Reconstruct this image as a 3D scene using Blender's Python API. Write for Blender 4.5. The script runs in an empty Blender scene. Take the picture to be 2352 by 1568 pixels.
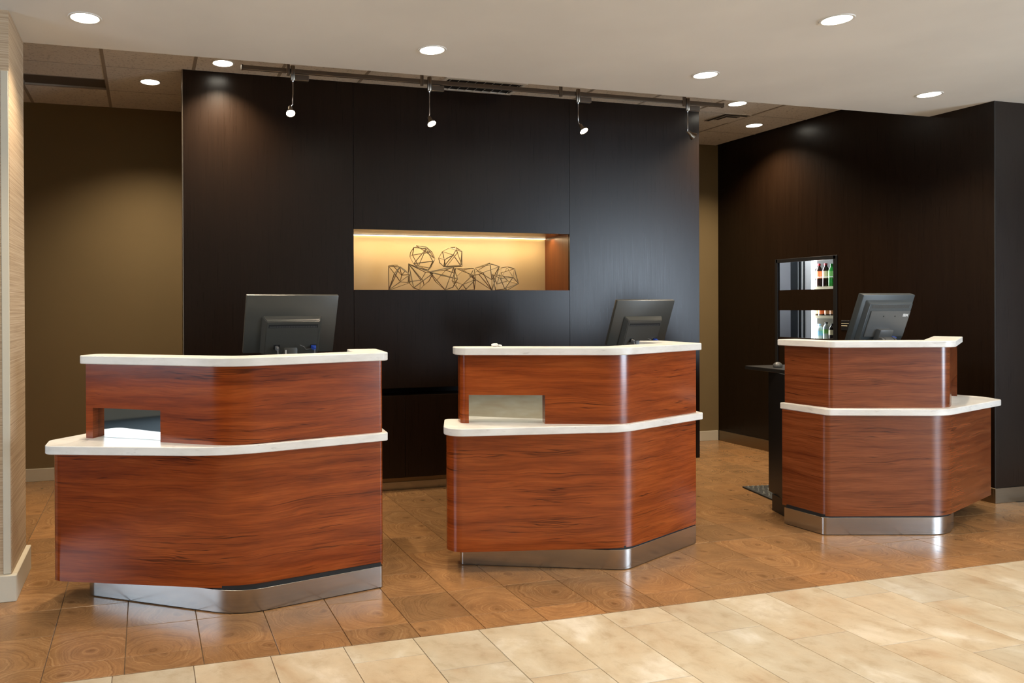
import bpy, bmesh, math, random
from mathutils import Vector, Matrix
random.seed(7)
S = bpy.context.scene
COL = S.collection
PI = math.pi

# ------------------------------------------------------------------ camera
H = 1.415
YAW, PITCH, ROLL, FPX, PX, CY = 0.272262, -0.0037196, -0.0043518, 1761.69, 825.0, 712.643
W_, H_ = 2352.0, 1568.0
cam = bpy.data.cameras.new('camera'); camo = bpy.data.objects.new('camera', cam); COL.objects.link(camo)
fw = Vector((math.sin(YAW), math.cos(YAW), 0)); rt = Vector((math.cos(YAW), -math.sin(YAW), 0)); up = Vector((0, 0, 1))
fw, up = fw*math.cos(PITCH)+up*math.sin(PITCH), up*math.cos(PITCH)-fw*math.sin(PITCH)
rt, up = rt*math.cos(ROLL)+up*math.sin(ROLL), up*math.cos(ROLL)-rt*math.sin(ROLL)
m3 = Matrix((rt, up, -fw)).transposed()
camo.matrix_world = Matrix.Translation((0, 0, H)) @ m3.to_4x4()
cam.sensor_fit = 'HORIZONTAL'; cam.sensor_width = 36.0
cam.lens = 36.0*FPX/W_
cam.shift_x = (W_/2-PX)/W_
cam.shift_y = -(H_/2-CY)/W_
cam.clip_start = 0.05; cam.clip_end = 100
S.camera = camo

# ------------------------------------------------------------------ world, exposure, daylight
wd = bpy.data.worlds.new('world'); S.world = wd; wd.use_nodes = True
bgn = wd.node_tree.nodes['Background']; bgn.inputs[0].default_value = (0.62, 0.78, 1.0, 1); bgn.inputs[1].default_value = 0.4
S.view_settings.view_transform = 'Standard'; S.view_settings.look = 'None'
S.view_settings.exposure = 0.0; S.view_settings.gamma = 1.0; S.view_settings.use_curve_mapping = False
DAY = (0.70, 0.84, 1.0)
# daylight through the lobby windows: (name, centre, rotation, width, height, watts)
WINDOWS = [
    ('right', (8.93, -1.75, 1.45), (0, PI/2, 0), 2.3, 2.9, 560.0),
    ('front', (6.5, -4.93, 1.45), (-PI/2, 0, 0), 3.8, 2.3, 400.0),
    ('left', (-5.93, 0.4, 1.80), (0, -PI/2, 0), 1.6, 3.2, 200.0),
]
for nm, loc, rot, w, h, e in WINDOWS:
    ld = bpy.data.lights.new('daylight_'+nm, 'AREA'); ld.shape = 'RECTANGLE'; ld.size = w; ld.size_y = h; ld.energy = e; ld.color = DAY
    lo = bpy.data.objects.new('daylight_'+nm, ld); COL.objects.link(lo); lo.location = loc; lo.rotation_euler = rot
WARM = (1.0, 0.83, 0.61)
WARM2 = (1.0, 0.80, 0.55)
E_DOWN = 76.0
E_TILE = 210.0
E_TRACK = 30.0

# ------------------------------------------------------------------ helpers
def obj(name, me, mat=None, parent=None):
    o = bpy.data.objects.new(name, me); COL.objects.link(o)
    if mat is not None and me is not None and not me.materials: me.materials.append(mat)
    if parent is not None: o.parent = parent
    return o
def tag(o, label, cat, group=None):
    o['label'] = label; o['category'] = cat
    if group: o['group'] = group
    return o
def struct(o, label=None):
    o['kind'] = 'structure'
    if label: o['label'] = label
    return o
def empty(name, loc=(0, 0, 0), rz=0.0, parent=None):
    o = bpy.data.objects.new(name, None); COL.objects.link(o); o.location = loc; o.rotation_euler = (0, 0, rz); o.empty_display_size = 0.05
    if parent: o.parent = parent
    return o
def finish(bm, name='m', ang=35, smooth=True, recalc=True):
    if recalc: bmesh.ops.recalc_face_normals(bm, faces=bm.faces)
    if smooth:
        for f in bm.faces: f.smooth = True
        ca = math.radians(ang)
        for e in bm.edges:
            if len(e.link_faces) != 2 or e.calc_face_angle(0) > ca: e.smooth = False
    me = bpy.data.meshes.new(name); bm.to_mesh(me); bm.free(); return me
def badd(bm, x0, x1, y0, y1, z0, z1, M=None):
    vs = [Vector((x, y, z)) for x in (x0, x1) for y in (y0, y1) for z in (z0, z1)]
    if M is not None: vs = [M @ v for v in vs]
    v = [bm.verts.new(p) for p in vs]
    fs = [bm.faces.new([v[i] for i in q]) for q in ((0, 1, 3, 2), (4, 6, 7, 5), (0, 4, 5, 1), (2, 3, 7, 6), (0, 2, 6, 4), (1, 5, 7, 3))]
    return v, fs
def box(x0, x1, y0, y1, z0, z1, bev=0.0, M=None, seg=1):
    bm = bmesh.new(); badd(bm, x0, x1, y0, y1, z0, z1, M)
    if bev > 0: bmesh.ops.bevel(bm, geom=bm.edges[:], offset=bev, segments=seg, affect='EDGES', profile=0.5)
    return finish(bm)
def boxes(lst, bev=0.0, M=None):
    bm = bmesh.new()
    for b in lst: badd(bm, *b, M)
    if bev > 0: bmesh.ops.bevel(bm, geom=bm.edges[:], offset=bev, segments=1, affect='EDGES')
    return finish(bm)
def fillet(pts, closed=True):
    out = []; n = len(pts)
    for i, p in enumerate(pts):
        P = Vector(p[:2]); r = p[2] if len(p) > 2 else 0
        if r <= 0 or (not closed and i in (0, n-1)): out.append(P); continue
        A = Vector(pts[i-1][:2]); B = Vector(pts[(i+1) % n][:2])
        a = (A-P).normalized(); b = (B-P).normalized()
        th = a.angle(b); tl = r/math.tan(th/2); tl = min(tl, 0.48*(A-P).length, 0.48*(B-P).length); r2 = tl*math.tan(th/2)
        bis = (a+b).normalized(); c = P+bis*(r2/math.sin(th/2))
        s = P+a*tl; e = P+b*tl
        a0 = math.atan2(s.y-c.y, s.x-c.x); a1 = math.atan2(e.y-c.y, e.x-c.x); d = (a1-a0+PI) % (2*PI)-PI
        k = max(4, int(abs(d)/math.radians(4)))
        for j in range(k+1):
            t = a0+d*j/k; out.append(Vector((c.x+r2*math.cos(t), c.y+r2*math.sin(t))))
    return out
def offs(path, d, closed=True):
    n = len(path); out = []
    for i in range(n):
        if closed: a, b = path[i-1], path[(i+1) % n]
        else: a, b = path[max(i-1, 0)], path[min(i+1, n-1)]
        P = path[i]
        d1 = (P-a).normalized() if (P-a).length > 1e-9 else (b-P).normalized()
        d2 = (b-P).normalized() if (b-P).length > 1e-9 else d1
        n1 = Vector((d1.y, -d1.x)); n2 = Vector((d2.y, -d2.x))
        q = (n1+n2); q = q.normalized() if q.length > 1e-6 else n1
        out.append(P+q*(d/max(0.4, q.dot(n1))))
    return out
def prism(poly, z0, z1, bev=0.0, M=None):
    """vertical prism over a closed plan; UV = (perimeter, height)"""
    bm = bmesh.new(); uv = bm.loops.layers.uv.new('UVMap'); n = len(poly)
    area = sum(poly[i-1].x*poly[i].y-poly[i].x*poly[i-1].y for i in range(n))
    inn = offs(poly, -bev if area > 0 else bev) if bev else poly
    rings = [(inn, z0), (poly, z0+bev), (poly, z1-bev), (inn, z1)] if bev else [(poly, z0), (poly, z1)]
    s = [0.0]
    for i in range(n): s.append(s[-1]+(poly[(i+1) % n]-poly[i]).length)
    R = []
    for pl, z in rings:
        R.append([bm.verts.new((p.x, p.y, z)) for p in pl])
    for k in range(len(R)-1):
        for i in range(n):
            j = (i+1) % n
            f = bm.faces.new((R[k][i], R[k][j], R[k+1][j], R[k+1][i]))
            for l, (u, v) in zip(f.loops, ((s[i], rings[k][1]), (s[i+1], rings[k][1]), (s[i+1], rings[k+1][1]), (s[i], rings[k+1][1]))): l[uv].uv = (u, v)
    for rg in (R[0], R[-1]):
        f = bm.faces.new(rg)
        for l in f.loops: l[uv].uv = (l.vert.co.x, l.vert.co.y)
    if M is not None: bmesh.ops.transform(bm, matrix=M, verts=bm.verts)
    return finish(bm)
def cut_path(path, s0, s1):
    out = []; s = 0.0
    for i in range(len(path)-1):
        a, b = path[i], path[i+1]; L = (b-a).length
        if L < 1e-9: continue
        lo, hi = max(s0, s), min(s1, s+L)
        if hi > lo+1e-9:
            p = a.lerp(b, (lo-s)/L); q = a.lerp(b, (hi-s)/L)
            if not out: out.append((p, lo))
            out.append((q, hi))
        s += L
    return out
def plen(path): return sum((path[i+1]-path[i]).length for i in range(len(path)-1))
def strips(path, pieces, t):
    """upright shell along an open plan path; pieces = (s0,s1,z0,z1); thickness t to the left (staff side)"""
    bm = bmesh.new(); uv = bm.loops.layers.uv.new('UVMap')
    inner = offs(path, -t, closed=False)
    s = [0.0]
    for i in range(len(path)-1): s.append(s[-1]+(path[i+1]-path[i]).length)
    def at(pl, q):
        for i in range(len(s)-1):
            if q <= s[i+1]+1e-9:
                L = s[i+1]-s[i]; return pl[i].lerp(pl[i+1], (q-s[i])/L if L > 0 else 0)
        return pl[-1]
    for (s0, s1, z0, z1) in pieces:
        ss = [s0]+[q for q in s if s0+1e-6 < q < s1-1e-6]+[s1]
        F0 = [bm.verts.new((*at(path, q), z0)) for q in ss]; F1 = [bm.verts.new((*at(path, q), z1)) for q in ss]
        B0 = [bm.verts.new((*at(inner, q), z0)) for q in ss]; B1 = [bm.verts.new((*at(inner, q), z1)) for q in ss]
        def face(vs, uvs):
            f = bm.faces.new(vs)
            for l, w in zip(f.loops, uvs): l[uv].uv = w
        for i in range(len(ss)-1):
            a, b = ss[i], ss[i+1]
            face((F0[i], F0[i+1], F1[i+1], F1[i]), ((a, z0), (b, z0), (b, z1), (a, z1)))
            face((B0[i+1], B0[i], B1[i], B1[i+1]), ((b, z0), (a, z0), (a, z1), (b, z1)))
            face((F1[i], F1[i+1], B1[i+1], B1[i]), ((a, z1), (b, z1), (b, z1+t), (a, z1+t)))
            face((F0[i+1], F0[i], B0[i], B0[i+1]), ((b, z0), (a, z0), (a, z0-t), (b, z0-t)))
        face((F0[0], F1[0], B1[0], B0[0]), ((s0, z0), (s0, z1), (s0-t, z1), (s0-t, z0)))
        face((F1[-1], F0[-1], B0[-1], B1[-1]), ((s1, z1), (s1, z0), (s1+t, z0), (s1+t, z1)))
    return finish(bm)
def tube_add(bm, pts, r, k=8, caps=True):
    pts = [Vector(p) for p in pts]; rings = []
    for i, p in enumerate(pts):
        d = (pts[min(i+1, len(pts)-1)]-pts[max(i-1, 0)]).normalized()
        a = d.orthogonal().normalized() if i == 0 else (rings[-1][1]-d*rings[-1][1].dot(d)).normalized()
        b = d.cross(a)
        rr = r[i] if isinstance(r, (list, tuple)) else r
        rings.append(([bm.verts.new(p+(a*math.cos(2*PI*j/k)+b*math.sin(2*PI*j/k))*rr) for j in range(k)], a))
    for i in range(len(rings)-1):
        A, B = rings[i][0], rings[i+1][0]
        for j in range(k): bm.faces.new((A[j], A[(j+1) % k], B[(j+1) % k], B[j]))
    if caps: bm.faces.new(rings[0][0]); bm.faces.new(rings[-1][0])
def tube(pts, r, k=8, caps=True):
    bm = bmesh.new(); tube_add(bm, pts, r, k, caps); return finish(bm, ang=50)
def lathe(prof, k=24, M=None):
    bm = bmesh.new(); R = []
    for r, z in prof:
        if r < 1e-6: R.append([bm.verts.new((0, 0, z))])
        else: R.append([bm.verts.new((r*math.cos(2*PI*j/k), r*math.sin(2*PI*j/k), z)) for j in range(k)])
    for i in range(len(R)-1):
        A, B = R[i], R[i+1]
        for j in range(k):
            a, b = A[j % len(A)], A[(j+1) % len(A)]; c, d = B[(j+1) % len(B)], B[j % len(B)]
            vs = []
            for v in (a, b, c, d):
                if v not in vs: vs.append(v)
            if len(vs) > 2: bm.faces.new(vs)
    if M is not None: bmesh.ops.transform(bm, matrix=M, verts=bm.verts)
    return finish(bm, ang=40)

# ------------------------------------------------------------------ materials
def mat(name):
    m = bpy.data.materials.new(name); m.use_nodes = True
    return m, m.node_tree.nodes, m.node_tree.links, m.node_tree.nodes['Principled BSDF']
def plain(name, col, rough=0.5, metal=0.0, spec=0.5, bump=None, emis=None, coat=0.0):
    m, N, L, B = mat(name)
    B.inputs['Base Color'].default_value = (*col, 1); B.inputs['Roughness'].default_value = rough; B.inputs['Metallic'].default_value = metal
    B.inputs['Specular IOR Level'].default_value = spec; B.inputs['Coat Weight'].default_value = coat
    if emis: B.inputs['Emission Color'].default_value = (*emis[0], 1); B.inputs['Emission Strength'].default_value = emis[1]
    if bump:
        n = N.new('ShaderNodeTexNoise'); n.inputs['Scale'].default_value = bump[0]; n.inputs['Detail'].default_value = 6
        tc = N.new('ShaderNodeTexCoord'); L.new(tc.outputs['Object'], n.inputs['Vector'])
        b = N.new('ShaderNodeBump'); b.inputs['Strength'].default_value = bump[1]; b.inputs['Distance'].default_value = 0.002
        L.new(n.outputs['Fac'], b.inputs['Height']); L.new(b.outputs['Normal'], B.inputs['Normal'])
    return m
def ramp(N, stops, interp='LINEAR'):
    r = N.new('ShaderNodeValToRGB'); r.color_ramp.interpolation = interp; e = r.color_ramp.elements
    while len(e) > 1: e.remove(e[-1])
    e[0].position = stops[0][0]; e[0].color = (*stops[0][1], 1)
    for p, c in stops[1:]:
        x = e.new(p); x.color = (*c, 1)
    return r
def noise(N, L, vec, scale, detail=4, rough=0.5, dist=0.0):
    n = N.new('ShaderNodeTexNoise'); n.inputs['Scale'].default_value = scale; n.inputs['Detail'].default_value = detail
    n.inputs['Roughness'].default_value = rough; n.inputs['Distortion'].default_value = dist; L.new(vec, n.inputs['Vector']); return n
def mapping(N, L, src, sc=(1, 1, 1), loc=(0, 0, 0), rot=(0, 0, 0)):
    m = N.new('ShaderNodeMapping'); m.inputs['Scale'].default_value = sc; m.inputs['Location'].default_value = loc; m.inputs['Rotation'].default_value = rot
    L.new(src, m.inputs['Vector']); return m.outputs['Vector']
def mixc(N, L, fac, a, b, mode='MIX'):
    x = N.new('ShaderNodeMix'); x.data_type = 'RGBA'; x.blend_type = mode; x.clamp_result = False
    for sock, v in (('Factor', fac), ('A', a), ('B', b)):
        i = [s for s in x.inputs if s.name == sock and s.enabled][0] if sock == 'Factor' else [s for s in x.inputs if s.name == sock and s.type == 'RGBA'][0]
        if isinstance(v, (int, float)): i.default_value = v
        elif isinstance(v, tuple): i.default_value = (*v, 1)
        else: L.new(v, i)
    return [s for s in x.outputs if s.type == 'RGBA'][0]
def math_(N, L, op, a, b=None):
    x = N.new('ShaderNodeMath'); x.operation = op
    for i, v in enumerate((a, b)):
        if v is None: continue
        if isinstance(v, (int, float)): x.inputs[i].default_value = v
        else: L.new(v, x.inputs[i])
    return x.outputs[0]

def wood(name, base, dark, light, vein, seed=0.0, vs=1.0, rough=0.18):
    """horizontal-grain laminate on (arc length, height) UVs"""
    m, N, L, B = mat(name)
    tc = N.new('ShaderNodeTexCoord'); uv = tc.outputs['UV']
    warp = noise(N, L, mapping(N, L, uv, (1.6, 5.0, 1), (seed, seed*0.7, 0)), 1.6, 3)
    # warp the height coordinate so that grain lines wander and form cathedrals
    sub = N.new('ShaderNodeVectorMath'); sub.operation = 'SUBTRACT'; L.new(warp.outputs['Color'], sub.inputs[0]); sub.inputs[1].default_value = (0.5, 0.5, 0.5)
    sc = N.new('ShaderNodeVectorMath'); sc.operation = 'MULTIPLY'; L.new(sub.outputs[0], sc.inputs[0]); sc.inputs[1].default_value = (0.0, 0.055, 0.0)
    ad = N.new('ShaderNodeVectorMath'); ad.operation = 'ADD'; L.new(uv, ad.inputs[0]); L.new(sc.outputs[0], ad.inputs[1])
    w = ad.outputs[0]
    broad = noise(N, L, mapping(N, L, w, (1.2, 12*vs, 1), (seed+3, seed, 0)), 1.5, 5, 0.6)
    fine = noise(N, L, mapping(N, L, w, (2.2, 95*vs, 1), (seed, 2+seed, 0)), 1.5, 6, 0.65)
    pores = noise(N, L, mapping(N, L, w, (9, 420, 1), (seed, 5, 0)), 1.0, 3, 0.6)
    veins = noise(N, L, mapping(N, L, w, (0.55, 26*vs, 1), (seed+9, 1, 0)), 1.6, 2, 0.4)
    r1 = ramp(N, [(0.26, dark), (0.50, base), (0.78, light)]); L.new(broad.outputs['Fac'], r1.inputs['Fac'])
    r2 = ramp(N, [(0.34, (0.50, 0.44, 0.40)), (0.5, (0.95, 0.95, 0.95)), (0.66, (1.12, 1.1, 1.08))]); L.new(fine.outputs['Fac'], r2.inputs['Fac'])
    c = mixc(N, L, 0.55, r1.outputs['Color'], r2.outputs['Color'], 'MULTIPLY')
    r3 = ramp(N, [(0.484, (0, 0, 0)), (0.498, (1, 1, 1)), (0.502, (1, 1, 1)), (0.516, (0, 0, 0))]); L.new(veins.outputs['Fac'], r3.inputs['Fac'])
    vm = noise(N, L, mapping(N, L, w, (0.9, 9, 1), (seed+21, 4, 0)), 1.4, 2, 0.5)
    rv = ramp(N, [(0.42, (0, 0, 0)), (0.60, (1, 1, 1))]); L.new(vm.outputs['Fac'], rv.inputs['Fac'])
    c = mixc(N, L, math_(N, L, 'MULTIPLY', math_(N, L, 'MULTIPLY', r3.outputs['Color'], rv.outputs['Color']), 0.85), c, vein)
    r4 = ramp(N, [(0.35, (0.8, 0.78, 0.76)), (0.6, (1.05, 1.05, 1.05))]); L.new(pores.outputs['Fac'], r4.inputs['Fac'])
    c = mixc(N, L, 0.5, c, r4.outputs['Color'], 'MULTIPLY')
    L.new(c, B.inputs['Base Color']); B.inputs['Roughness'].default_value = rough; B.inputs['Specular IOR Level'].default_value = 0.42
    bp = N.new('ShaderNodeBump'); bp.inputs['Strength'].default_value = 0.08; bp.inputs['Distance'].default_value = 0.001
    L.new(pores.outputs['Fac'], bp.inputs['Height']); L.new(bp.outputs['Normal'], B.inputs['Normal'])
    return m
M_WOOD_A = wood('cherry_laminate', (0.245, 0.045, 0.0075), (0.125, 0.020, 0.004), (0.36, 0.080, 0.014), (0.035, 0.0065, 0.002), 0.0)
M_WOOD_B = wood('cherry_laminate_dark_veins', (0.255, 0.050, 0.009), (0.15, 0.026, 0.005), (0.35, 0.080, 0.015), (0.035, 0.0065, 0.002), 4.4, 1.15)
M_WOOD_C = wood('walnut_laminate', (0.19, 0.049, 0.0145), (0.11, 0.024, 0.0075), (0.27, 0.078, 0.025), (0.035, 0.009, 0.004), 11.3, 1.6, 0.22)

def dark_wood(name, vert=True, base=(0.0078, 0.0035, 0.0016), hi=(0.0138, 0.0066, 0.0031), rough=0.29):
    m, N, L, B = mat(name)
    tc = N.new('ShaderNodeTexCoord'); g = N.new('ShaderNodeNewGeometry')
    sc = (420, 420, 4.0)
    n = noise(N, L, mapping(N, L, g.outputs['Position'], sc), 1.0, 5, 0.6)
    n2 = noise(N, L, mapping(N, L, g.outputs['Position'], (30, 30, 0.7)), 1.0, 4, 0.5)
    f = math_(N, L, 'ADD', math_(N, L, 'MULTIPLY', n.outputs['Fac'], 0.7), math_(N, L, 'MULTIPLY', n2.outputs['Fac'], 0.3))
    r = ramp(N, [(0.32, base), (0.68, hi)]); L.new(f, r.inputs['Fac']); L.new(r.outputs['Color'], B.inputs['Base Color'])
    rr = N.new('ShaderNodeMapRange'); L.new(n.outputs['Fac'], rr.inputs['Value']); rr.inputs['From Min'].default_value = 0.3; rr.inputs['From Max'].default_value = 0.7
    rr.inputs['To Min'].default_value = rough-0.02; rr.inputs['To Max'].default_value = rough+0.04; L.new(rr.outputs['Result'], B.inputs['Roughness'])
    bp = N.new('ShaderNodeBump'); bp.inputs['Strength'].default_value = 0.04; bp.inputs['Distance'].default_value = 0.001
    L.new(n.outputs['Fac'], bp.inputs['Height']); L.new(bp.outputs['Normal'], B.inputs['Normal'])
    B.inputs['Specular IOR Level'].default_value = 0.30
    return m
M_DARK = dark_wood('wenge_panelling')
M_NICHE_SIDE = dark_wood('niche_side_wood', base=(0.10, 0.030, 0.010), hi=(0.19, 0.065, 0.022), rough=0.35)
M_BLACK = plain('black_laminate', (0.008, 0.008, 0.009), 0.4)
M_BLACKTOP = plain('black_worktop', (0.02, 0.019, 0.018), 0.3)
M_REVEAL = plain('black_reveal', (0.004, 0.004, 0.004), 0.7)

def stone_white():
    m, N, L, B = mat('white_solid_surface')
    g = N.new('ShaderNodeNewGeometry'); P = g.outputs['Position']
    n = noise(N, L, mapping(N, L, P, (5, 5, 14)), 1.0, 5, 0.6)
    r = ramp(N, [(0.3, (0.64, 0.62, 0.58)), (0.55, (0.75, 0.735, 0.70)), (0.75, (0.79, 0.78, 0.755))]); L.new(n.outputs['Fac'], r.inputs['Fac'])
    v = noise(N, L, mapping(N, L, P, (10, 10, 60)), 1.3, 4, 0.5, 0.6)
    r2 = ramp(N, [(0.62, (0, 0, 0)), (0.72, (1, 1, 1))]); L.new(v.outputs['Fac'], r2.inputs['Fac'])
    c = mixc(N, L, math_(N, L, 'MULTIPLY', r2.outputs['Color'], 0.5), r.outputs['Color'], (0.40, 0.37, 0.33))
    L.new(c, B.inputs['Base Color']); B.inputs['Roughness'].default_value = 0.36; B.inputs['Specular IOR Level'].default_value = 0.3
    return m
M_WHITE = stone_white()

def brushed(name, col, rough=0.27, vert=True):
    m, N, L, B = mat(name)
    g = N.new('ShaderNodeTexCoord')
    n = noise(N, L, mapping(N, L, g.outputs['Object'], (3, 3, 600)), 1.0, 3, 0.6)
    r = ramp(N, [(0.3, tuple(c*0.86 for c in col)), (0.7, col)]); L.new(n.outputs['Fac'], r.inputs['Fac']); L.new(r.outputs['Color'], B.inputs['Base Color'])
    B.inputs['Metallic'].default_value = 1.0; B.inputs['Roughness'].default_value = rough
    B.inputs['Anisotropic'].default_value = 0.5
    return m
M_STEEL = brushed('brushed_stainless', (0.47, 0.46, 0.44), 0.22)
M_NICKEL = brushed('brushed_nickel', (0.36, 0.31, 0.25), 0.35)
M_CHROME = plain('chrome', (0.75, 0.74, 0.72), 0.12, 1.0)
M_MIRROR = plain('mirror_glass', (0.72, 0.75, 0.72), 0.03, 1.0)
M_BASE_STEEL = brushed('bronze_baseboard', (0.26, 0.205, 0.14), 0.34)

def wallpaint(name, col, bump=0.15):
    m, N, L, B = mat(name)
    g = N.new('ShaderNodeNewGeometry')
    n = noise(N, L, g.outputs['Position'], 260, 3); n2 = noise(N, L, g.outputs['Position'], 1.3, 3)
    r = ramp(N, [(0.3, tuple(c*0.95 for c in col)), (0.7, tuple(c*1.04 for c in col))]); L.new(n2.outputs['Fac'], r.inputs['Fac']); L.new(r.outputs['Color'], B.inputs['Base Color'])
    bp = N.new('ShaderNodeBump'); bp.inputs['Strength'].default_value = bump; bp.inputs['Distance'].default_value = 0.0008
    L.new(n.outputs['Fac'], bp.inputs['Height']); L.new(bp.outputs['Normal'], B.inputs['Normal']); B.inputs['Roughness'].default_value = 0.75; B.inputs['Specular IOR Level'].default_value = 0.25
    return m
M_KHAKI = wallpaint('khaki_paint', (0.185, 0.130, 0.061))
M_CEIL = wallpaint('ceiling_paint', (0.82, 0.81, 0.78), 0.05)
M_CREAMPAINT = wallpaint('cream_trim_paint', (0.56, 0.50, 0.39), 0.08)
M_LOBBY = wallpaint('lobby_wall_paint', (0.22, 0.19, 0.15))
M_NICHEBACK = wallpaint('niche_back_paint', (0.52, 0.40, 0.22))
M_GREY = wallpaint('grey_room_paint', (0.42, 0.43, 0.47))
def grasscloth():
    m, N, L, B = mat('grasscloth')
    g = N.new('ShaderNodeNewGeometry')
    n = noise(N, L, mapping(N, L, g.outputs['Position'], (1.2, 1.2, 190)), 1.0, 4, 0.7)
    r = ramp(N, [(0.3, (0.30, 0.20, 0.12)), (0.5, (0.47, 0.34, 0.215)), (0.7, (0.60, 0.475, 0.335))]); L.new(n.outputs['Fac'], r.inputs['Fac']); L.new(r.outputs['Color'], B.inputs['Base Color'])
    bp = N.new('ShaderNodeBump'); bp.inputs['Strength'].default_value = 0.3; bp.inputs['Distance'].default_value = 0.001
    L.new(n.outputs['Fac'], bp.inputs['Height']); L.new(bp.outputs['Normal'], B.inputs['Normal']); B.inputs['Roughness'].default_value = 0.7
    return m
M_GRASS = grasscloth()
def acoustic():
    m, N, L, B = mat('acoustic_tile')
    g = N.new('ShaderNodeNewGeometry'); P = g.outputs['Position']
    n = noise(N, L, P, 210, 4, 0.7); n2 = noise(N, L, P, 60, 3)
    f = math_(N, L, 'MULTIPLY', n.outputs['Fac'], n2.outputs['Fac'])
    r = ramp(N, [(0.13, (0.40, 0.36, 0.31)), (0.20, (0.70, 0.65, 0.58)), (0.5, (0.76, 0.71, 0.63))]); L.new(f, r.inputs['Fac']); L.new(r.outputs['Color'], B.inputs['Base Color'])
    bp = N.new('ShaderNodeBump'); bp.inputs['Strength'].default_value = 0.25; bp.inputs['Distance'].default_value = 0.002
    L.new(f, bp.inputs['Height']); L.new(bp.outputs['Normal'], B.inputs['Normal']); B.inputs['Roughness'].default_value = 0.9; B.inputs['Specular IOR Level'].default_value = 0.1
    return m
M_ACOU = acoustic()
M_GRID = plain('ceiling_grid_bar', (0.33, 0.28, 0.22), 0.5)

def brown_tile():
    m, N, L, B = mat('wood_print_tile')
    tc = N.new('ShaderNodeTexCoord'); oi = N.new('ShaderNodeObjectInfo'); rnd = oi.outputs['Random']
    wn = N.new('ShaderNodeTexWhiteNoise'); wn.noise_dimensions = '1D'; L.new(rnd, wn.inputs['W'])
    # ring centre somewhere on the tile, different for each tile
    sub = N.new('ShaderNodeVectorMath'); sub.operation = 'SUBTRACT'; L.new(wn.outputs['Color'], sub.inputs[0]); sub.inputs[1].default_value = (0.5, 0.5, 0.5)
    sc = N.new('ShaderNodeVectorMath'); sc.operation = 'MULTIPLY'; L.new(sub.outputs[0], sc.inputs[0]); sc.inputs[1].default_value = (0.24, 0.24, 0)
    ad = N.new('ShaderNodeVectorMath'); ad.operation = 'ADD'; L.new(tc.outputs['Object'], ad.inputs[0]); L.new(sc.outputs[0], ad.inputs[1])
    off = N.new('ShaderNodeVectorMath'); off.operation = 'MULTIPLY'; L.new(wn.outputs['Color'], off.inputs[0]); off.inputs[1].default_value = (40, 40, 0)
    wv = N.new('ShaderNodeVectorMath'); wv.operation = 'ADD'; L.new(tc.outputs['Object'], wv.inputs[0]); L.new(off.outputs[0], wv.inputs[1])
    dn = noise(N, L, wv.outputs[0], 7.0, 4, 0.55)
    d1 = N.new('ShaderNodeVectorMath'); d1.operation = 'SUBTRACT'; L.new(dn.outputs['Color'], d1.inputs[0]); d1.inputs[1].default_value = (0.5, 0.5, 0.5)
    d2 = N.new('ShaderNodeVectorMath'); d2.operation = 'MULTIPLY'; L.new(d1.outputs[0], d2.inputs[0]); d2.inputs[1].default_value = (0.10, 0.10, 0)
    p = N.new('ShaderNodeVectorMath'); p.operation = 'ADD'; L.new(ad.outputs[0], p.inputs[0]); L.new(d2.outputs[0], p.inputs[1])
    ln = N.new('ShaderNodeVectorMath'); ln.operation = 'LENGTH'; L.new(p.outputs[0], ln.inputs[0]); rad = ln.outputs['Value']
    cmb = N.new('ShaderNodeCombineXYZ'); L.new(math_(N, L, 'MULTIPLY', rad, 120.0), cmb.inputs[0]); L.new(math_(N, L, 'MULTIPLY', rnd, 50.0), cmb.inputs[1])
    rings = noise(N, L, cmb.outputs[0], 1.0, 3, 0.55)
    fine = noise(N, L, wv.outputs[0], 90, 5, 0.65); cloud = noise(N, L, wv.outputs[0], 9, 4, 0.55)
    r = ramp(N, [(0.25, (0.21, 0.108, 0.045)), (0.42, (0.29, 0.155, 0.066)), (0.58, (0.325, 0.178, 0.078)), (0.78, (0.42, 0.255, 0.125))]); L.new(rings.outputs['Fac'], r.inputs['Fac'])
    rc = ramp(N, [(0.3, (0.80, 0.80, 0.81)), (0.65, (1.08, 1.07, 1.05))]); L.new(cloud.outputs['Fac'], rc.inputs['Fac'])
    c = mixc(N, L, 0.8, r.outputs['Color'], rc.outputs['Color'], 'MULTIPLY')
    rf = ramp(N, [(0.3, (0.82, 0.8, 0.78)), (0.65, (1.06, 1.06, 1.06))]); L.new(fine.outputs['Fac'], rf.inputs['Fac'])
    c = mixc(N, L, 0.5, c, rf.outputs['Color'], 'MULTIPLY')
    # dark heart of the ring figure
    hr = ramp(N, [(0.0, (0.55, 0.5, 0.46)), (0.03, (1, 1, 1))]); L.new(rad, hr.inputs['Fac']); c = mixc(N, L, 0.8, c, hr.outputs['Color'], 'MULTIPLY')
    tint = ramp(N, [(0.0, (0.80, 0.80, 0.80)), (0.25, (0.93, 0.91, 0.89)), (0.6, (1.0, 0.98, 0.96)), (1.0, (1.12, 1.05, 0.98))]); L.new(rnd, tint.inputs['Fac'])
    c = mixc(N, L, 1.0, c, tint.outputs['Color'], 'MULTIPLY')
    L.new(c, B.inputs['Base Color']); B.inputs['Roughness'].default_value = 0.24; B.inputs['Specular IOR Level'].default_value = 0.5
    bp = N.new('ShaderNodeBump'); bp.inputs['Strength'].default_value = 0.1; bp.inputs['Distance'].default_value = 0.001
    L.new(fine.outputs['Fac'], bp.inputs['Height']); L.new(bp.outputs['Normal'], B.inputs['Normal'])
    return m
M_BROWN = brown_tile()
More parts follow.
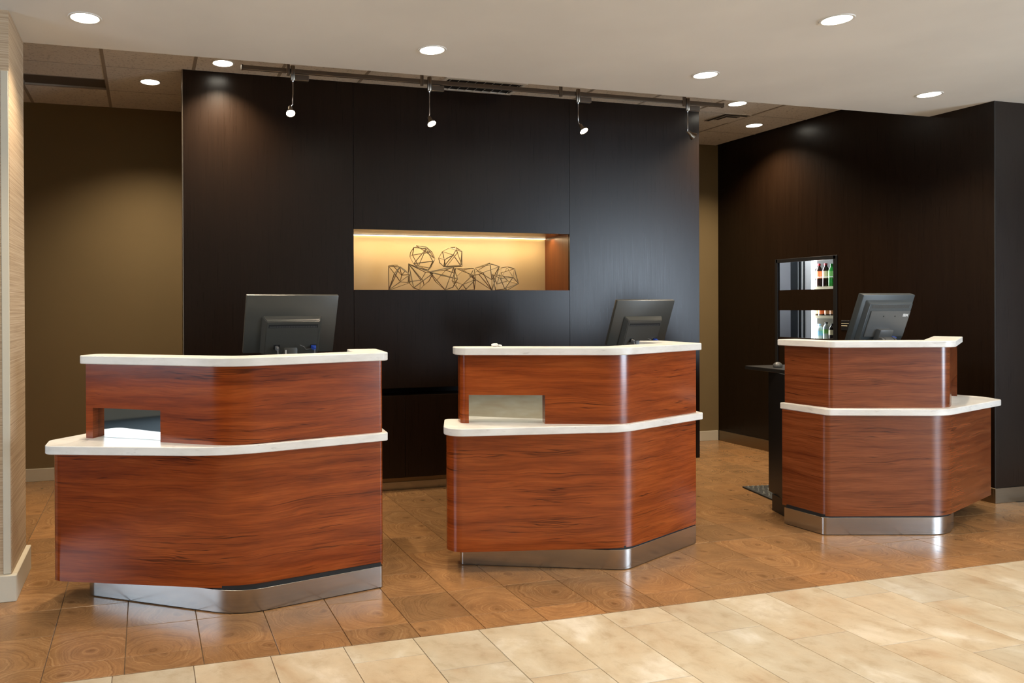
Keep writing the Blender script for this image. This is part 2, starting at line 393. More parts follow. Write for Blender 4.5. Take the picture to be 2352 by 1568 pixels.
def cream_tile(name='cream_stone_tile', world=False):
    m, N, L, B = mat(name)
    tc = N.new('ShaderNodeTexCoord'); oi = N.new('ShaderNodeObjectInfo'); rnd = oi.outputs['Random']
    wn = N.new('ShaderNodeTexWhiteNoise'); wn.noise_dimensions = '1D'; L.new(rnd, wn.inputs['W'])
    off = N.new('ShaderNodeVectorMath'); off.operation = 'MULTIPLY'; L.new(wn.outputs['Color'], off.inputs[0]); off.inputs[1].default_value = (40, 40, 0)
    wv = N.new('ShaderNodeVectorMath'); wv.operation = 'ADD'; L.new(tc.outputs['Object'], wv.inputs[0]); L.new(off.outputs[0], wv.inputs[1]); V = wv.outputs[0]
    a = noise(N, L, mapping(N, L, V, (1, 0.7, 1)), 3.2, 6, 0.6, 0.5); b = noise(N, L, V, 11, 6, 0.65, 0.4); s = noise(N, L, V, 150, 4, 0.7)
    r = ramp(N, [(0.28, (0.37, 0.262, 0.165)), (0.43, (0.45, 0.372, 0.268)), (0.56, (0.49, 0.428, 0.328)), (0.72, (0.63, 0.595, 0.53))]); L.new(a.outputs['Fac'], r.inputs['Fac'])
    rb = ramp(N, [(0.3, (0.76, 0.69, 0.60)), (0.48, (1, 1, 1)), (0.70, (1.12, 1.12, 1.12))]); L.new(b.outputs['Fac'], rb.inputs['Fac'])
    c = mixc(N, L, 0.7, r.outputs['Color'], rb.outputs['Color'], 'MULTIPLY')
    rs = ramp(N, [(0.25, (0.78, 0.74, 0.68)), (0.45, (1, 1, 1))]); L.new(s.outputs['Fac'], rs.inputs['Fac']); c = mixc(N, L, 0.5, c, rs.outputs['Color'], 'MULTIPLY')
    tint = ramp(N, [(0.0, (0.93, 0.94, 0.94)), (0.5, (1.0, 0.99, 0.96)), (1.0, (1.05, 1.0, 0.94))]); L.new(rnd, tint.inputs['Fac'])
    c = mixc(N, L, 1.0, c, tint.outputs['Color'], 'MULTIPLY')
    L.new(c, B.inputs['Base Color']); B.inputs['Roughness'].default_value = 0.38; B.inputs['Specular IOR Level'].default_value = 0.4
    return m
M_CREAM = cream_tile()
M_GROUT = plain('grout', (0.20, 0.14, 0.09), 0.9)
M_CARPET = plain('dark_carpet', (0.030, 0.036, 0.040), 0.95, bump=(300, 0.5))
M_LENS = plain('lamp_lens', (1, 1, 1), 0.4, emis=((1.0, 0.93, 0.78), 14.0))
M_BULB = plain('halogen_bulb', (1, 1, 1), 0.3, emis=((1.0, 0.90, 0.70), 90.0))
M_LED = plain('led_strip', (1, 1, 1), 0.4, emis=((1.0, 0.80, 0.47), 6.0))
M_TRIMRING = plain('lamp_trim_ring', (0.75, 0.73, 0.68), 0.4)
M_WIREGOLD = plain('aged_brass_wire', (0.25, 0.19, 0.10), 0.42, 0.6)
M_PLASTIC = plain('dark_grey_plastic', (0.047, 0.047, 0.041), 0.36)
M_PLASTIC2 = plain('blue_grey_plastic', (0.042, 0.050, 0.054), 0.45)
M_PLASTIC3 = plain('mid_grey_plastic', (0.085, 0.088, 0.088), 0.4)
M_SLOT = plain('vent_slot_black', (0.004, 0.004, 0.004), 0.8)
M_SCREEN = plain('screen_glass', (0.01, 0.01, 0.012), 0.1)
M_VGA = plain('blue_vga_plug', (0.02, 0.06, 0.35), 0.4)
M_CABLE = plain('grey_cable', (0.12, 0.12, 0.12), 0.5)
M_WHITEPL = plain('white_plastic', (0.75, 0.74, 0.70), 0.4)
M_LOGO = plain('logo_white', (0.70, 0.72, 0.74), 0.4)
M_GLASS, _N, _L, _B = mat('clear_glass')
_B.inputs['Transmission Weight'].default_value = 1.0; _B.inputs['Roughness'].default_value = 0.0; _B.inputs['IOR'].default_value = 1.05; _B.inputs['Base Color'].default_value = (0.95, 0.97, 0.96, 1)

# ------------------------------------------------------------------ structure: floor
floor = obj('floor', boxes([(-6, 9, -5, 6.9, -0.10, -0.006)]), M_GROUT); struct(floor, 'tiled lobby floor, brown wood-look tile meeting cream stone tile')
def tile_mesh(w, d, name):
    bm = bmesh.new(); badd(bm, -w/2, w/2, -d/2, d/2, -0.008, 0.0)
    top = [e for e in bm.edges if all(abs(v.co.z) < 1e-6 for v in e.verts)]
    bmesh.ops.bevel(bm, geom=top, offset=0.0012, segments=1, affect='EDGES'); me = finish(bm, name, smooth=False); return me
G = 0.0032
T = 0.3048
bt = tile_mesh(T-G, T-G, 'brown_tile'); bt.materials.append(M_BROWN)
bh = tile_mesh(T-G, 0.15-G, 'brown_tile_cut'); bh.materials.append(M_BROWN)
YE = 3.10
for i in range(-3, 21):
    x = -0.085+T*(i+0.5)
    o = obj('brown_tile', bh, None, floor); o.location = (x, YE+0.075+0.0008, 0)
    for j in range(12):
        y = 3.25+T*(j+0.5)
        if i >= 20 and y > 3.9: continue
        if y > 3.95 and i > 19: continue
        if i < -2 and y < 4.3: continue
        o = obj('brown_tile', bt, None, floor); o.location = (x, y, 0)
TC = 0.3062
cache = {}
for k in range(-4, 16):
    x = 0.79+TC*(k+0.5)
    j0 = 2.941-0.1525*(k % 4)
    y1 = YE-0.0012
    edges = [y1]; q = j0+0.61
    while q > y1-0.004: q -= 0.61
    while q > 1.3: edges.append(q); q -= 0.61
    edges.append(q)
    for a, b in zip(edges[1:], edges[:-1]):
        d = round(b-a-0.0026, 4)
        if d not in cache:
            cache[d] = tile_mesh(TC-0.0028, d, 'cream_tile'); cache[d].materials.append(M_CREAM)
        o = obj('cream_tile', cache[d], None, floor); o.location = (x, (a+b)/2, 0)
# the rest of the lobby floor, out of the photograph, in the same stone and a dark carpet
rest = obj('cream_floor_beyond', boxes([(-1.2, 9, -5, 0.72, -0.006, -0.0005), (-1.2, -0.44, 0.72, 3.098, -0.006, -0.0005), (5.70, 9, 0.72, 3.098, -0.006, -0.0005)]), M_CREAM, floor); rest['kind'] = 'stuff'
rest2 = obj('brown_floor_beyond', boxes([(6.33, 9, 3.1, 4.04, -0.006, -0.001), (-1.2, -1.0, 3.1, 6.78, -0.006, -0.001), (-1.0, -0.697, 3.252, 4.16, -0.006, -0.001), (-2.4, -1.2, 4.0, 6.78, -0.006, -0.001)]), M_BROWN, floor); rest2['kind'] = 'stuff'
rest3 = obj('carpet', boxes([(-6, -1.2, -5, 4.0, -0.006, 0.002)]), M_CARPET, floor)

# ------------------------------------------------------------------ structure: ceilings
ZC, ZW, YS = 3.107, 2.866, 4.517
ceil = obj('ceiling', box(-6, 9, -5, YS, ZW, ZW+0.30), M_CEIL); struct(ceil, 'smooth off-white dropped ceiling over the lobby')
tc_root = obj('ceiling_tiled', box(-2.4, 5.95, YS, 6.95, ZC+0.02, ZC+0.12), M_CEIL); struct(tc_root, 'suspended acoustic tile ceiling above the back office area')
X0C = -0.268; TW = 0.608
lights_t = [(0.527, 5.362), (0.046, 5.943), (4.784, 5.335), (5.511, 5.937)]
XL = [X0C+TW*k for k in range(-3, 11)]
YL = [4.42, 5.03, 5.642, 6.255, 6.79]
am = {}
for a in range(len(XL)-1):
    for b in range(len(YL)-1):
        x0, x1, y0, y1 = XL[a], min(XL[a+1], 5.84), YL[b], YL[b+1]
        if x0 > 5.8: continue
        if abs(x1-X0C) < 0.02 and b == 2: y1 = 5.965      # beside the linear air slot
        key = (round(x1-x0, 3), round(y1-y0, 3))
        if key not in am:
            am[key] = box(-key[0]/2+0.006, key[0]/2-0.006, -key[1]/2+0.004, key[1]/2-0.004, 0, 0.014, 0.003); am[key].materials.append(M_ACOU)
        o = obj('ceiling_panel', am[key], None, tc_root); o.location = ((x0+x1)/2, (y0+y1)/2, ZC)
for x in XL:
    if x < 5.8: obj('grid_bar', box(x-0.0115, x+0.0115, YS+0.01, 6.775, ZC-0.002, ZC+0.02), M_GRID, tc_root)
for y in YL[1:-1]:
    obj('grid_bar', box(-2.3, 5.82, y-0.004, y+0.004, ZC+0.0005, ZC+0.02), M_GRID, tc_root)
# linear air slot in the leftmost visible bay
sl = obj('air_slot', boxes([(X0C-0.590, X0C-0.012, 5.970, 6.238, ZC+0.012, ZC+0.019)]), plain('slot_brown', (0.10, 0.08, 0.06), 0.7)); 
sl2 = empty('slot_vent', (X0C-0.30, 6.1, ZC)); tag(sl2, 'long dark air slot in the tiled ceiling at upper left', 'vent')
sl.parent = sl2; sl.matrix_parent_inverse = Matrix.Translation((X0C-0.30, 6.1, ZC)).inverted()
fr = obj('frame', boxes([(X0C-0.594, X0C-0.012, 5.966, 5.974, ZC-0.001, ZC+0.018), (X0C-0.594, X0C-0.012, 6.234, 6.246, ZC-0.001, ZC+0.018)]), M_GRID, sl2); fr.location = (-(X0C-0.30), -6.1, -ZC)

# ------------------------------------------------------------------ structure: walls
YB, XR, YP = 6.78, 5.83, 5.57
wb = obj('wall_back', box(-2.5, 6.0, YB, YB+0.12, 0, 3.2), M_KHAKI); struct(wb, 'khaki painted back wall behind the dark panelling')
bb = obj('baseboard_back', boxes([(-2.4, 5.815, YB-0.014, YB, 0, 0.104)], 0.002), M_CREAMPAINT); struct(bb)
# right dark wall with a door opening
DY0, DY1, DZ = 5.345, 6.005, 2.03
DZ = 1.845
wr = obj('wall_right', boxes([(XR, XR+0.12, 4.045, DY0, 0, 3.2), (XR, XR+0.025, DY1, DY1+0.35, 0, 3.2), (XR, XR+0.12, DY1+0.35, YB, 0, 3.2), (XR, XR+0.12, DY0, DY1, DZ, 3.2), (XR+0.12, 9.12, 4.045, 4.165, 0, 3.0)]), M_DARK); struct(wr, 'dark wenge panelled wall at the right')
obj('edge_strip', box(XR-0.003, XR+0.003, 4.042, 4.047, 0.108, ZW), M_BLACKTOP, wr)
br = obj('baseboard_right', boxes([(XR-0.010, XR, 4.045, DY0-0.02, 0, 0.107), (XR-0.010, XR, DY1+0.02, YB-0.014, 0, 0.107), (XR-0.010, 9, 4.035, 4.045, 0, 0.107)], 0.0015), M_BASE_STEEL); struct(br)
# left column clad in grasscloth
wl = obj('wall_left', box(-6, -0.632, 4.05, YS, 0, ZW), M_GRASS); struct(wl, 'grasscloth covered column at the left edge')
obj('corner_board', box(-0.668, -0.634, 4.040, 4.052, 0.13, 2.57, 0.002), M_CREAMPAINT, wl)
bl = obj('baseboard_left', boxes([(-6, -0.606, 4.020, 4.05, 0, 0.128), (-0.632, -0.606, 4.05, YS, 0, 0.128)], 0.003), M_CREAMPAINT); struct(bl)
# closing walls out of the photograph, with window frames
struct(obj('wall_far_left', box(-2.52, -2.4, YS, 6.9, 0, 3.2), M_KHAKI))
def frame_wall(name, axis, pos, a0, a1, w0, w1, z0, z1, t):
    if axis == 'y': f = lambda u0, u1, q0, q1: (u0, u1, min(pos, pos+t), max(pos, pos+t), q0, q1)
    else: f = lambda u0, u1, q0, q1: (min(pos, pos+t), max(pos, pos+t), u0, u1, q0, q1)
    w = obj(name, boxes([f(a0, w0, 0, 3.0), f(w1, a1, 0, 3.0), f(w0, w1, 0, z0), f(w0, w1, z1, 3.0)]), M_LOBBY); struct(w)
    return w
frame_wall('wall_front', 'y', -5.0, -6, 9, 4.55, 8.45, 0.25, 2.65, -0.12)
frame_wall('wall_lobby_right', 'x', 9.0, -5, 4.05, -3.25, -0.25, 0.25, 2.65, 0.12)
frame_wall('wall_lobby_left', 'x', -6.0, -5, 4.1, -1.25, 2.05, 0.95, 2.65, -0.12)
for n, (axis, pos, w0, w1) in enumerate((('y', -4.97, 4.55, 8.45), ('x', 8.97, -3.25, -0.25), ('x', -5.97, -1.25, 2.05))):
    L_ = []
    k = 3
    for i in range(k+1):
        u = w0+(w1-w0)*i/k
        L_.append((u-0.03, u+0.03, pos-0.03, pos+0.03, 0.25, 2.65) if axis == 'y' else (pos-0.03, pos+0.03, u-0.03, u+0.03, 0.25, 2.65))
    for z in (0.25, 2.59):
        L_.append((w0, w1, pos-0.03, pos+0.03, z, z+0.06) if axis == 'y' else (pos-0.03, pos+0.03, w0, w1, z, z+0.06))
    struct(obj('window_%d' % (n+1), boxes(L_), M_BLACK))

# ------------------------------------------------------------------ dark feature wall with lit niche
PXL, PXR, PT = 0.265, 4.597, 0.45
NX0, NX1, NZ0, NZ1, ND = 1.515, 3.341, 1.548, 2.006, 0.40
fw_ = obj('wall_feature', boxes([(PXL+0.01, NX0-0.02, YP+0.02, YP+PT, 0.115, ZC), (NX1+0.02, PXR-0.01, YP+0.02, YP+PT, 0.115, ZC),
                                (NX0-0.02, NX1+0.02, YP+0.02, YP+PT, 0.115, 0.74), (NX0-0.02, NX1+0.02, YP+0.02, YP+PT, 0.80, NZ0-0.02), (NX0-0.02, NX1+0.02, YP+0.02, YP+PT, NZ1+0.02, ZC),
                                (NX0-0.02, NX1+0.02, YP+ND+0.02, YP+PT, NZ0-0.02, NZ1+0.02), (NX0-0.02, NX1+0.02, YP+0.2, YP+PT, 0.74, 0.80)]), M_DARK)
struct(fw_, 'free-standing dark wenge feature wall behind the counters, with a lit niche')
g = 0.0012
for (a, b, z0, z1) in [(PXL, NX0, 0.11, ZC), (NX1, PXR, 0.11, ZC), (NX0, NX1, NZ1, ZC), (NX0, NX1, 0.797, NZ0)]:
    obj('wall_panel', box(a+g, b-g, YP, YP+0.02, z0, z1-0.0005, 0.0008), M_DARK, fw_)
for a, b in ((NX0, 1.918), (1.918, 2.63), (2.63, NX1)):
    obj('cabinet_door', box(a+0.0015, b-0.0015, YP, YP+0.02, 0.11, 0.738, 0.001), M_DARK, fw_)
obj('open_shelf', boxes([(NX0, NX1, YP+0.002, YP+0.2, 0.728, 0.7395)]), M_DARK, fw_)
obj('edge_trim', box(PXL-0.006, PXL+0.0005, YP+0.001, YP+0.03, 0.11, ZC), M_NICKEL, fw_)
obj('kick_plate', boxes([(PXL+0.02, PXR-0.22, YP+0.072, YP+0.078, 0, 0.062)]), M_STEEL, fw_)
obj('kick_recess', boxes([(PXL+0.02, PXR-0.22, YP+0.078, YP+0.30, 0, 0.112)]), M_BASE_STEEL, fw_)
obj('niche_back', box(NX0, NX1, YP+ND, YP+ND+0.015, NZ0, NZ1+0.02), M_NICHEBACK, fw_)
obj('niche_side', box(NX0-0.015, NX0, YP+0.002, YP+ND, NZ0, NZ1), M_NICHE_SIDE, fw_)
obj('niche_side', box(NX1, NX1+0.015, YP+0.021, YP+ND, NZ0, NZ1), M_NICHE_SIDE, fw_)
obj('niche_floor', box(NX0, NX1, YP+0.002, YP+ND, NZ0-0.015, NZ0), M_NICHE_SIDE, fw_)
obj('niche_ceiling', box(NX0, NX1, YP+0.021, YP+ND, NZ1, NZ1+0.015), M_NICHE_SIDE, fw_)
led = empty('led_light_strip', (2.43, YP+ND-0.03, NZ1)); tag(led, 'thin warm light strip along the top of the wall niche', 'light strip')
obj('diffuser', box(-0.905, 0.905, 0.008, 0.026, -0.010, -0.003, 0.002), M_LED, led)
obj('channel', boxes([(-0.907, 0.907, 0.005, 0.029, -0.004, 0.0)]), M_NICKEL, led)
ld = bpy.data.lights.new('niche_glow', 'AREA'); ld.shape = 'RECTANGLE'; ld.size = 1.78; ld.size_y = 0.02; ld.energy = 8.5; ld.color = (1.0, 0.74, 0.42)
lo = bpy.data.objects.new('niche_glow', ld); COL.objects.link(lo); lo.parent = led; lo.location = (0, -0.10, -0.012)

# ------------------------------------------------------------------ pixel helper (used only to lay out small ornaments on their own plane)
def onY(x, y, Y):
    d = rt*((x-PX)/FPX)+up*(-(y-CY)/FPX)+fw
    return Vector((0, 0, H))+d*(Y/d.y)
def onX(x, y, X):
    d = rt*((x-PX)/FPX)+up*(-(y-CY)/FPX)+fw
    return Vector((0, 0, H))+d*(X/d.x)

# ------------------------------------------------------------------ wire polyhedra in the niche
YN = YP+0.17
def wire(label, verts, edges, sc, ox, oy, yb=0.0):
    """verts (crop x, crop y, depth) measured on the sculpture plane; edges index pairs"""
    P = []
    for (a, b, d) in verts:
        q = onY(ox+a/sc, oy+b/sc, YN+yb); q.y += d; P.append(q)
    zmin = min(p.z for p in P)
    c = Vector((sum(p.x for p in P)/len(P), YN+yb, zmin))
    bm = bmesh.new()
    for i, j in edges: tube_add(bm, [P[i]-c, P[j]-c], 0.0036, 6)
    for p in P: bmesh.ops.create_icosphere(bm, subdivisions=1, radius=0.0046, matrix=Matrix.Translation(p-c))
    if zmin < NZ0+0.07: c.z = NZ0+0.005
    o = obj('wire_polyhedron', finish(bm, ang=60), M_WIREGOLD); o.location = c
    tag(o, label, 'sculpture', 'open wire polyhedra in the lit niche')
def chain(*ids): return [(ids[i], ids[i+1]) for i in range(len(ids)-1)]
Z8 = (9.225, 800, 510); Z4 = (4.2, 780, 500)
wire('leftmost wire polyhedron, a five-sided cup balanced on one point',
     [(855, 920, 0), (1015, 885, .09), (1125, 890, .08), (1045, 945, -.05), (920, 1085, -.07), (1285, 1105, -.02), (1190, 1105, .07), (860, 1425, 0), (1155, 1250, .06), (1320, 1270, .02), (1265, 1005, .06)],
     chain(0, 1, 2, 3, 0, 4, 3, 5, 10, 2)+[(0, 7), (4, 7), (3, 7), (5, 7), (8, 7), (9, 7), (4, 8), (8, 9), (9, 5), (3, 6), (6, 5), (6, 8), (6, 10), (1, 6)], *Z8)
wire('wire polyhedron shaped like a tall kite, second from left on the niche floor',
     [(1280, 880, 0), (1775, 1080, -.02), (1340, 1390, -.05), (1515, 1430, 0), (1650, 1320, .05), (1755, 1240, .05), (1325, 1250, .06), (1510, 1240, -.08), (1605, 1215, .07), (1695, 1050, .06)],
     [(0, 1), (0, 2), (0, 7), (0, 8), (0, 6), (0, 9), (1, 2), (1, 5), (5, 4), (4, 3), (3, 2), (7, 4), (7, 2), (7, 1), (6, 2), (8, 3), (8, 9), (9, 1), (8, 6)], *Z8)
wire('round many-sided wire polyhedron, left of the two resting on top',
     [(1480, 485, .05), (1380, 535, -.01), (1575, 580, -.08), (1660, 530, .0), (1800, 625, .03), (1352, 640, .04), (1332, 725, .03), (1350, 885, -.04), (1715, 840, -.08), (1815, 775, -.02), (1680, 1015, -.02), (1770, 970, .03), (1440, 680, .09), (1570, 915, .09), (1690, 600, .07), (1500, 960, .02)],
     chain(1, 0, 3, 2, 1, 5, 6, 7, 2, 8, 7, 15, 10, 11, 9, 4, 3, 9, 8, 10)+[(2, 3), (12, 1), (12, 6), (12, 4), (12, 13), (13, 14), (14, 4), (14, 3), (13, 15), (13, 11), (7, 13), (0, 14), (9, 14), (10, 13)], *Z8)
wire('open faceted wire polyhedron, right of the two resting on top',
     [(965, 385, .02), (1010, 320, .04), (1080, 285, .05), (1130, 280, .03), (1175, 325, -.01), (1100, 312, -.05), (1060, 365, -.08), (995, 405, -.05), (965, 432, .0), (1000, 470, -.01), (1062, 470, .08), (1145, 465, -.05), (1187, 466, .01), (1170, 330, .07)],
     chain(0, 1, 2, 3, 4, 5, 6, 7, 0, 8, 9, 7)+[(2, 5), (3, 5), (1, 6), (6, 11), (4, 11), (4, 12), (11, 12), (9, 11), (9, 10), (10, 12), (13, 10), (13, 3), (13, 12), (6, 9), (1, 10)], *Z4)
wire('wire polyhedron lying on its side with its tip pointing left',
     [(868, 510, 0), (1100, 465, .0), (1130, 522, .05), (1105, 582, -.07), (1118, 622, .02), (1085, 660, -.02), (1015, 686, -.01), (955, 600, .07), (965, 552, -.06), (1060, 490, .08)],
     [(0, 1), (0, 3), (0, 6), (0, 8), (0, 7), (1, 2), (2, 4), (4, 5), (5, 6), (1, 6), (1, 3), (3, 4), (3, 5), (7, 6), (8, 3), (9, 1), (9, 7), (9, 0), (9, 2)], *Z4, -.02)
wire('squat square wire polyhedron with crossing bars, middle of the niche floor',
     [(1135, 470, .03), (1297, 470, .0), (1310, 675, .02), (1137, 682, -.02), (1245, 542, -.08), (1298, 582, -.03), (1155, 630, -.07), (1108, 590, .05), (1195, 676, -.05), (1235, 480, .08), (1150, 560, .08)],
     [(0, 1), (0, 4), (1, 4), (1, 5), (5, 2), (2, 3), (4, 5), (4, 6), (6, 3), (6, 8), (4, 2), (5, 8), (0, 7), (7, 6), (7, 3), (9, 0), (9, 1), (9, 10), (10, 7), (10, 3), (9, 5), (6, 5)], *Z4, .02)
wire('wire polyhedron standing on a long point, second from right in the niche',
     [(1270, 522, .03), (1320, 450, .04), (1465, 400, .03), (1530, 436, -.02), (1440, 415, -.05), (1352, 495, -.06), (1335, 512, -.02), (1470, 662, 0), (1495, 560, .05), (1370, 470, .09)],
     chain(0, 1, 2, 3, 5, 6, 0)+[(1, 4), (4, 2), (4, 3), (1, 5), (6, 7), (3, 7), (5, 7), (8, 7), (2, 8), (0, 9), (9, 2), (9, 8), (0, 7), (3, 8)], *Z4)
wire('round wire polyhedron at the right end of the row in the niche',
     [(1475, 540, .0), (1580, 476, .05), (1627, 466, .02), (1687, 486, .0), (1720, 630, -.01), (1620, 692, .0), (1515, 692, .02), (1562, 682, -.06), (1630, 572, -.08), (1520, 582, -.06), (1600, 520, .09), (1665, 600, .08), (1560, 630, .08)],
     [(0, 1), (1, 2), (2, 3), (3, 4), (4, 5), (5, 6), (6, 0), (0, 9), (9, 8), (8, 3), (8, 4), (9, 7), (7, 8), (7, 5), (7, 6), (2, 8), (1, 9), (0, 8), (1, 10), (10, 3), (10, 12), (12, 0), (12, 6), (11, 10), (11, 4), (11, 12), (11, 5), (4, 7), (2, 9)], *Z4)

# ------------------------------------------------------------------ reception counters
def counter(label, wood_m, body, kick, ledge, upath, opening, zs, end_round=True, arm=0.0, desk=None, worktop=None, zwin=0.932):
    zb, zl0, zl1, zu0, zu1 = zs
    B = fillet(body); base = Vector((sum(p.x for p in B)/len(B), sum(p.y for p in B)/len(B), 0))
    root = empty('reception_counter', base); tag(root, label, 'counter', 'reception counters')
    def part(name, me, m, parent=None):
        o = obj(name, me, m, root)
        o.location = -base
        return o
    part('lower_panel', prism(B, zb, zl0), wood_m)
    part('kick_plate', prism(fillet(kick), 0.004, 0.109, 0.001), M_STEEL)
    part('reveal_strip', prism(offs(fillet(kick), -0.008), 0.0, zb+0.01), M_REVEAL)
    part('ledge', prism(fillet(ledge), zl0, zl1, 0.003), M_WHITE)
    U = fillet(upath, closed=False); L = plen(U)
    t = 0.045
    # opening given by x of its two edges along the path
    def s_at_x(xq):
        s = 0
        for i in range(len(U)-1):
            a, b = U[i], U[i+1]; l = (b-a).length
            if (a.x-xq)*(b.x-xq) <= 0 and abs(b.x-a.x) > 1e-6: 
                return s+l*(xq-a.x)/(b.x-a.x)
            s += l
        return s
    # opening x edges lie on the outer facet; search forward
    s0, s1 = s_at_x(opening[0]), s_at_x(opening[1])
    part('upper_panel', strips(U, [(0, s0, zl1, zu0), (s0, s1, zwin, zu0), (s1, L, zl1, zu0)], t), wood_m)
    # mirror behind the opening and a dark backing
    raw = [Vector(p[:2]) for p in upath]
    def inset(d):
        q = offs(raw, -d, closed=False)
        return fillet([(v.x, v.y, max(0.0, (p[2] if len(p) > 2 else 0)-d)) for v, p in zip(q, upath)], closed=False)
    mp_ = cut_path(U, s0, s1); a_, b_ = mp_[0][0], mp_[-1][0]; dr = (b_-a_).normalized(); nn = Vector((-dr.y, dr.x))
    part('mirror_pane', strips([a_-dr*0.012+nn*(t+0.0005), b_+dr*0.012+nn*(t+0.0005)], [(0, (b_-a_).length+0.024, zl1+0.001, zwin+0.02)], 0.006), M_MIRROR)
    ib = inset(t+0.009); part('back_board', strips(ib, [(0, plen(ib), zl1, zu0)], 0.04), M_BLACK)
    fo = offs(U, 0.030, closed=False); bo = inset(0.135)
    # lengthen the ends a little
    d0 = (fo[0]-fo[1]).normalized()*0.028; d1 = (fo[-1]-fo[-2]).normalized()*(0.028 if arm == 0 else arm)
    poly = [fo[0]+d0]+fo[1:-1]+[fo[-1]+d1, bo[-1]+d1]+bo[1:-1][::-1]+[bo[0]+d0]
    pr = [(p.x, p.y, 0) for p in poly]
    n = len(pr); k = len(fo)
    if end_round: pr[0] = (*pr[0][:2], 0.035); pr[-1] = (*pr[-1][:2], 0.05)
    pr[k-1] = (*pr[k-1][:2], 0.02); pr[k] = (*pr[k][:2], 0.02)
    part('counter_top', prism(fillet(pr), zu0, zu1, 0.003), M_WHITE)
    if worktop: part('worktop', prism(fillet(worktop), 0.955, 0.98, 0.002), M_BLACKTOP)
    if desk:
        part('cabinet', prism(fillet(desk[0]), 0.112, 0.955), M_BLACK)
        part('cabinet_plinth', prism(fillet(desk[1]), 0.0, 0.112), M_BLACK)
    return root
cA = counter('leftmost cherry wood reception counter with its ledge sticking out to the left', M_WOOD_A,
    body=[(-0.447, 3.930, .06), (0.405, 3.565, .48), (1.158, 3.715, .02), (1.19, 4.05), (-0.33, 4.17)],
    kick=[(-0.305, 4.020, .06), (0.410, 3.539, .30), (1.152, 3.699, .018), (1.17, 4.03), (-0.18, 4.15)],
    ledge=[(-0.452, 3.798, .05), (0.337, 3.515, .70), (1.182, 3.694, .03), (1.215, 4.02), (-0.20, 4.22), (-0.449, 3.958, .06)],
    upath=[(-0.281, 3.977), (0.383, 3.541, .28), (1.159, 3.720, .022), (1.195, 4.02)],
    opening=(-0.249, 0.067), zs=(0.115, 0.742, 0.782, 1.147, 1.187), arm=0.045,
    worktop=[(0.0, 3.98), (1.15, 3.98), (1.22, 4.75), (0.05, 4.75)],
    desk=([(0.05, 4.06), (1.17, 4.06), (1.2, 4.5), (0.05, 4.5)], [(0.08, 4.06), (1.14, 4.06), (1.17, 4.44), (0.08, 4.44)]))
cB = counter('middle cherry wood reception counter with a pale reflection in its pass-through opening', M_WOOD_B,
    body=[(1.528, 3.779, .075), (2.495, 3.579, .27), (3.158, 3.860, .006), (3.19, 4.02), (1.63, 4.02)],
    kick=[(1.655, 3.905, .02), (2.476, 3.570, .15), (3.160, 3.864, .004), (3.17, 4.0), (1.72, 4.0)],
    ledge=[(1.483, 3.706, .09), (2.464, 3.563, .30), (3.196, 3.843, .02), (3.21, 4.0), (2.5, 3.85), (1.632, 4.056, .035)],
    upath=[(1.682, 3.975), (1.656, 3.880, .035), (2.453, 3.584, .26), (3.160, 3.860, .004), (3.160, 4.17)],
    opening=(1.697, 2.080), zs=(0.117, 0.742, 0.782, 1.155, 1.195), arm=0.06, zwin=0.937,
    worktop=[(2.0, 4.05), (3.12, 4.05), (3.55, 4.95), (2.4, 4.95)],
    desk=([(2.1, 4.1), (3.1, 4.1), (3.3, 4.6), (2.2, 4.6)], [(2.12, 4.1), (3.08, 4.1), (3.25, 4.55), (2.2, 4.55)]))
cC = counter('rightmost walnut brown reception counter beside the dark wall', M_WOOD_C,
    body=[(4.004, 4.08), (4.027, 3.772, .05), (4.747, 3.574, .30), (5.566, 3.885, .01), (5.50, 4.09)],
    kick=[(3.990, 4.050), (4.018, 3.776, .03), (4.757, 3.566, .28), (4.956, 3.685, .01), (4.90, 4.05)],
    ledge=[(4.016, 4.108), (4.025, 3.757, .04), (4.693, 3.529, .30), (5.525, 3.790, .04), (5.585, 3.94, .05), (5.54, 4.09)],
    upath=[(4.045, 4.10), (4.086, 3.790, .03), (4.791, 3.586, .12), (5.463, 4.037)],
    opening=(4.935, 5.440), zs=(0.117, 0.740, 0.780, 1.155, 1.194), end_round=False,
    worktop=[(4.155, 4.14), (4.20, 4.617), (5.55, 4.617), (5.50, 4.14)],
    desk=([(4.090, 4.112), (4.232, 4.432), (5.5, 4.44), (5.45, 4.112)], [(4.100, 4.11), (4.180, 4.348), (5.45, 4.36), (5.42, 4.11)]))

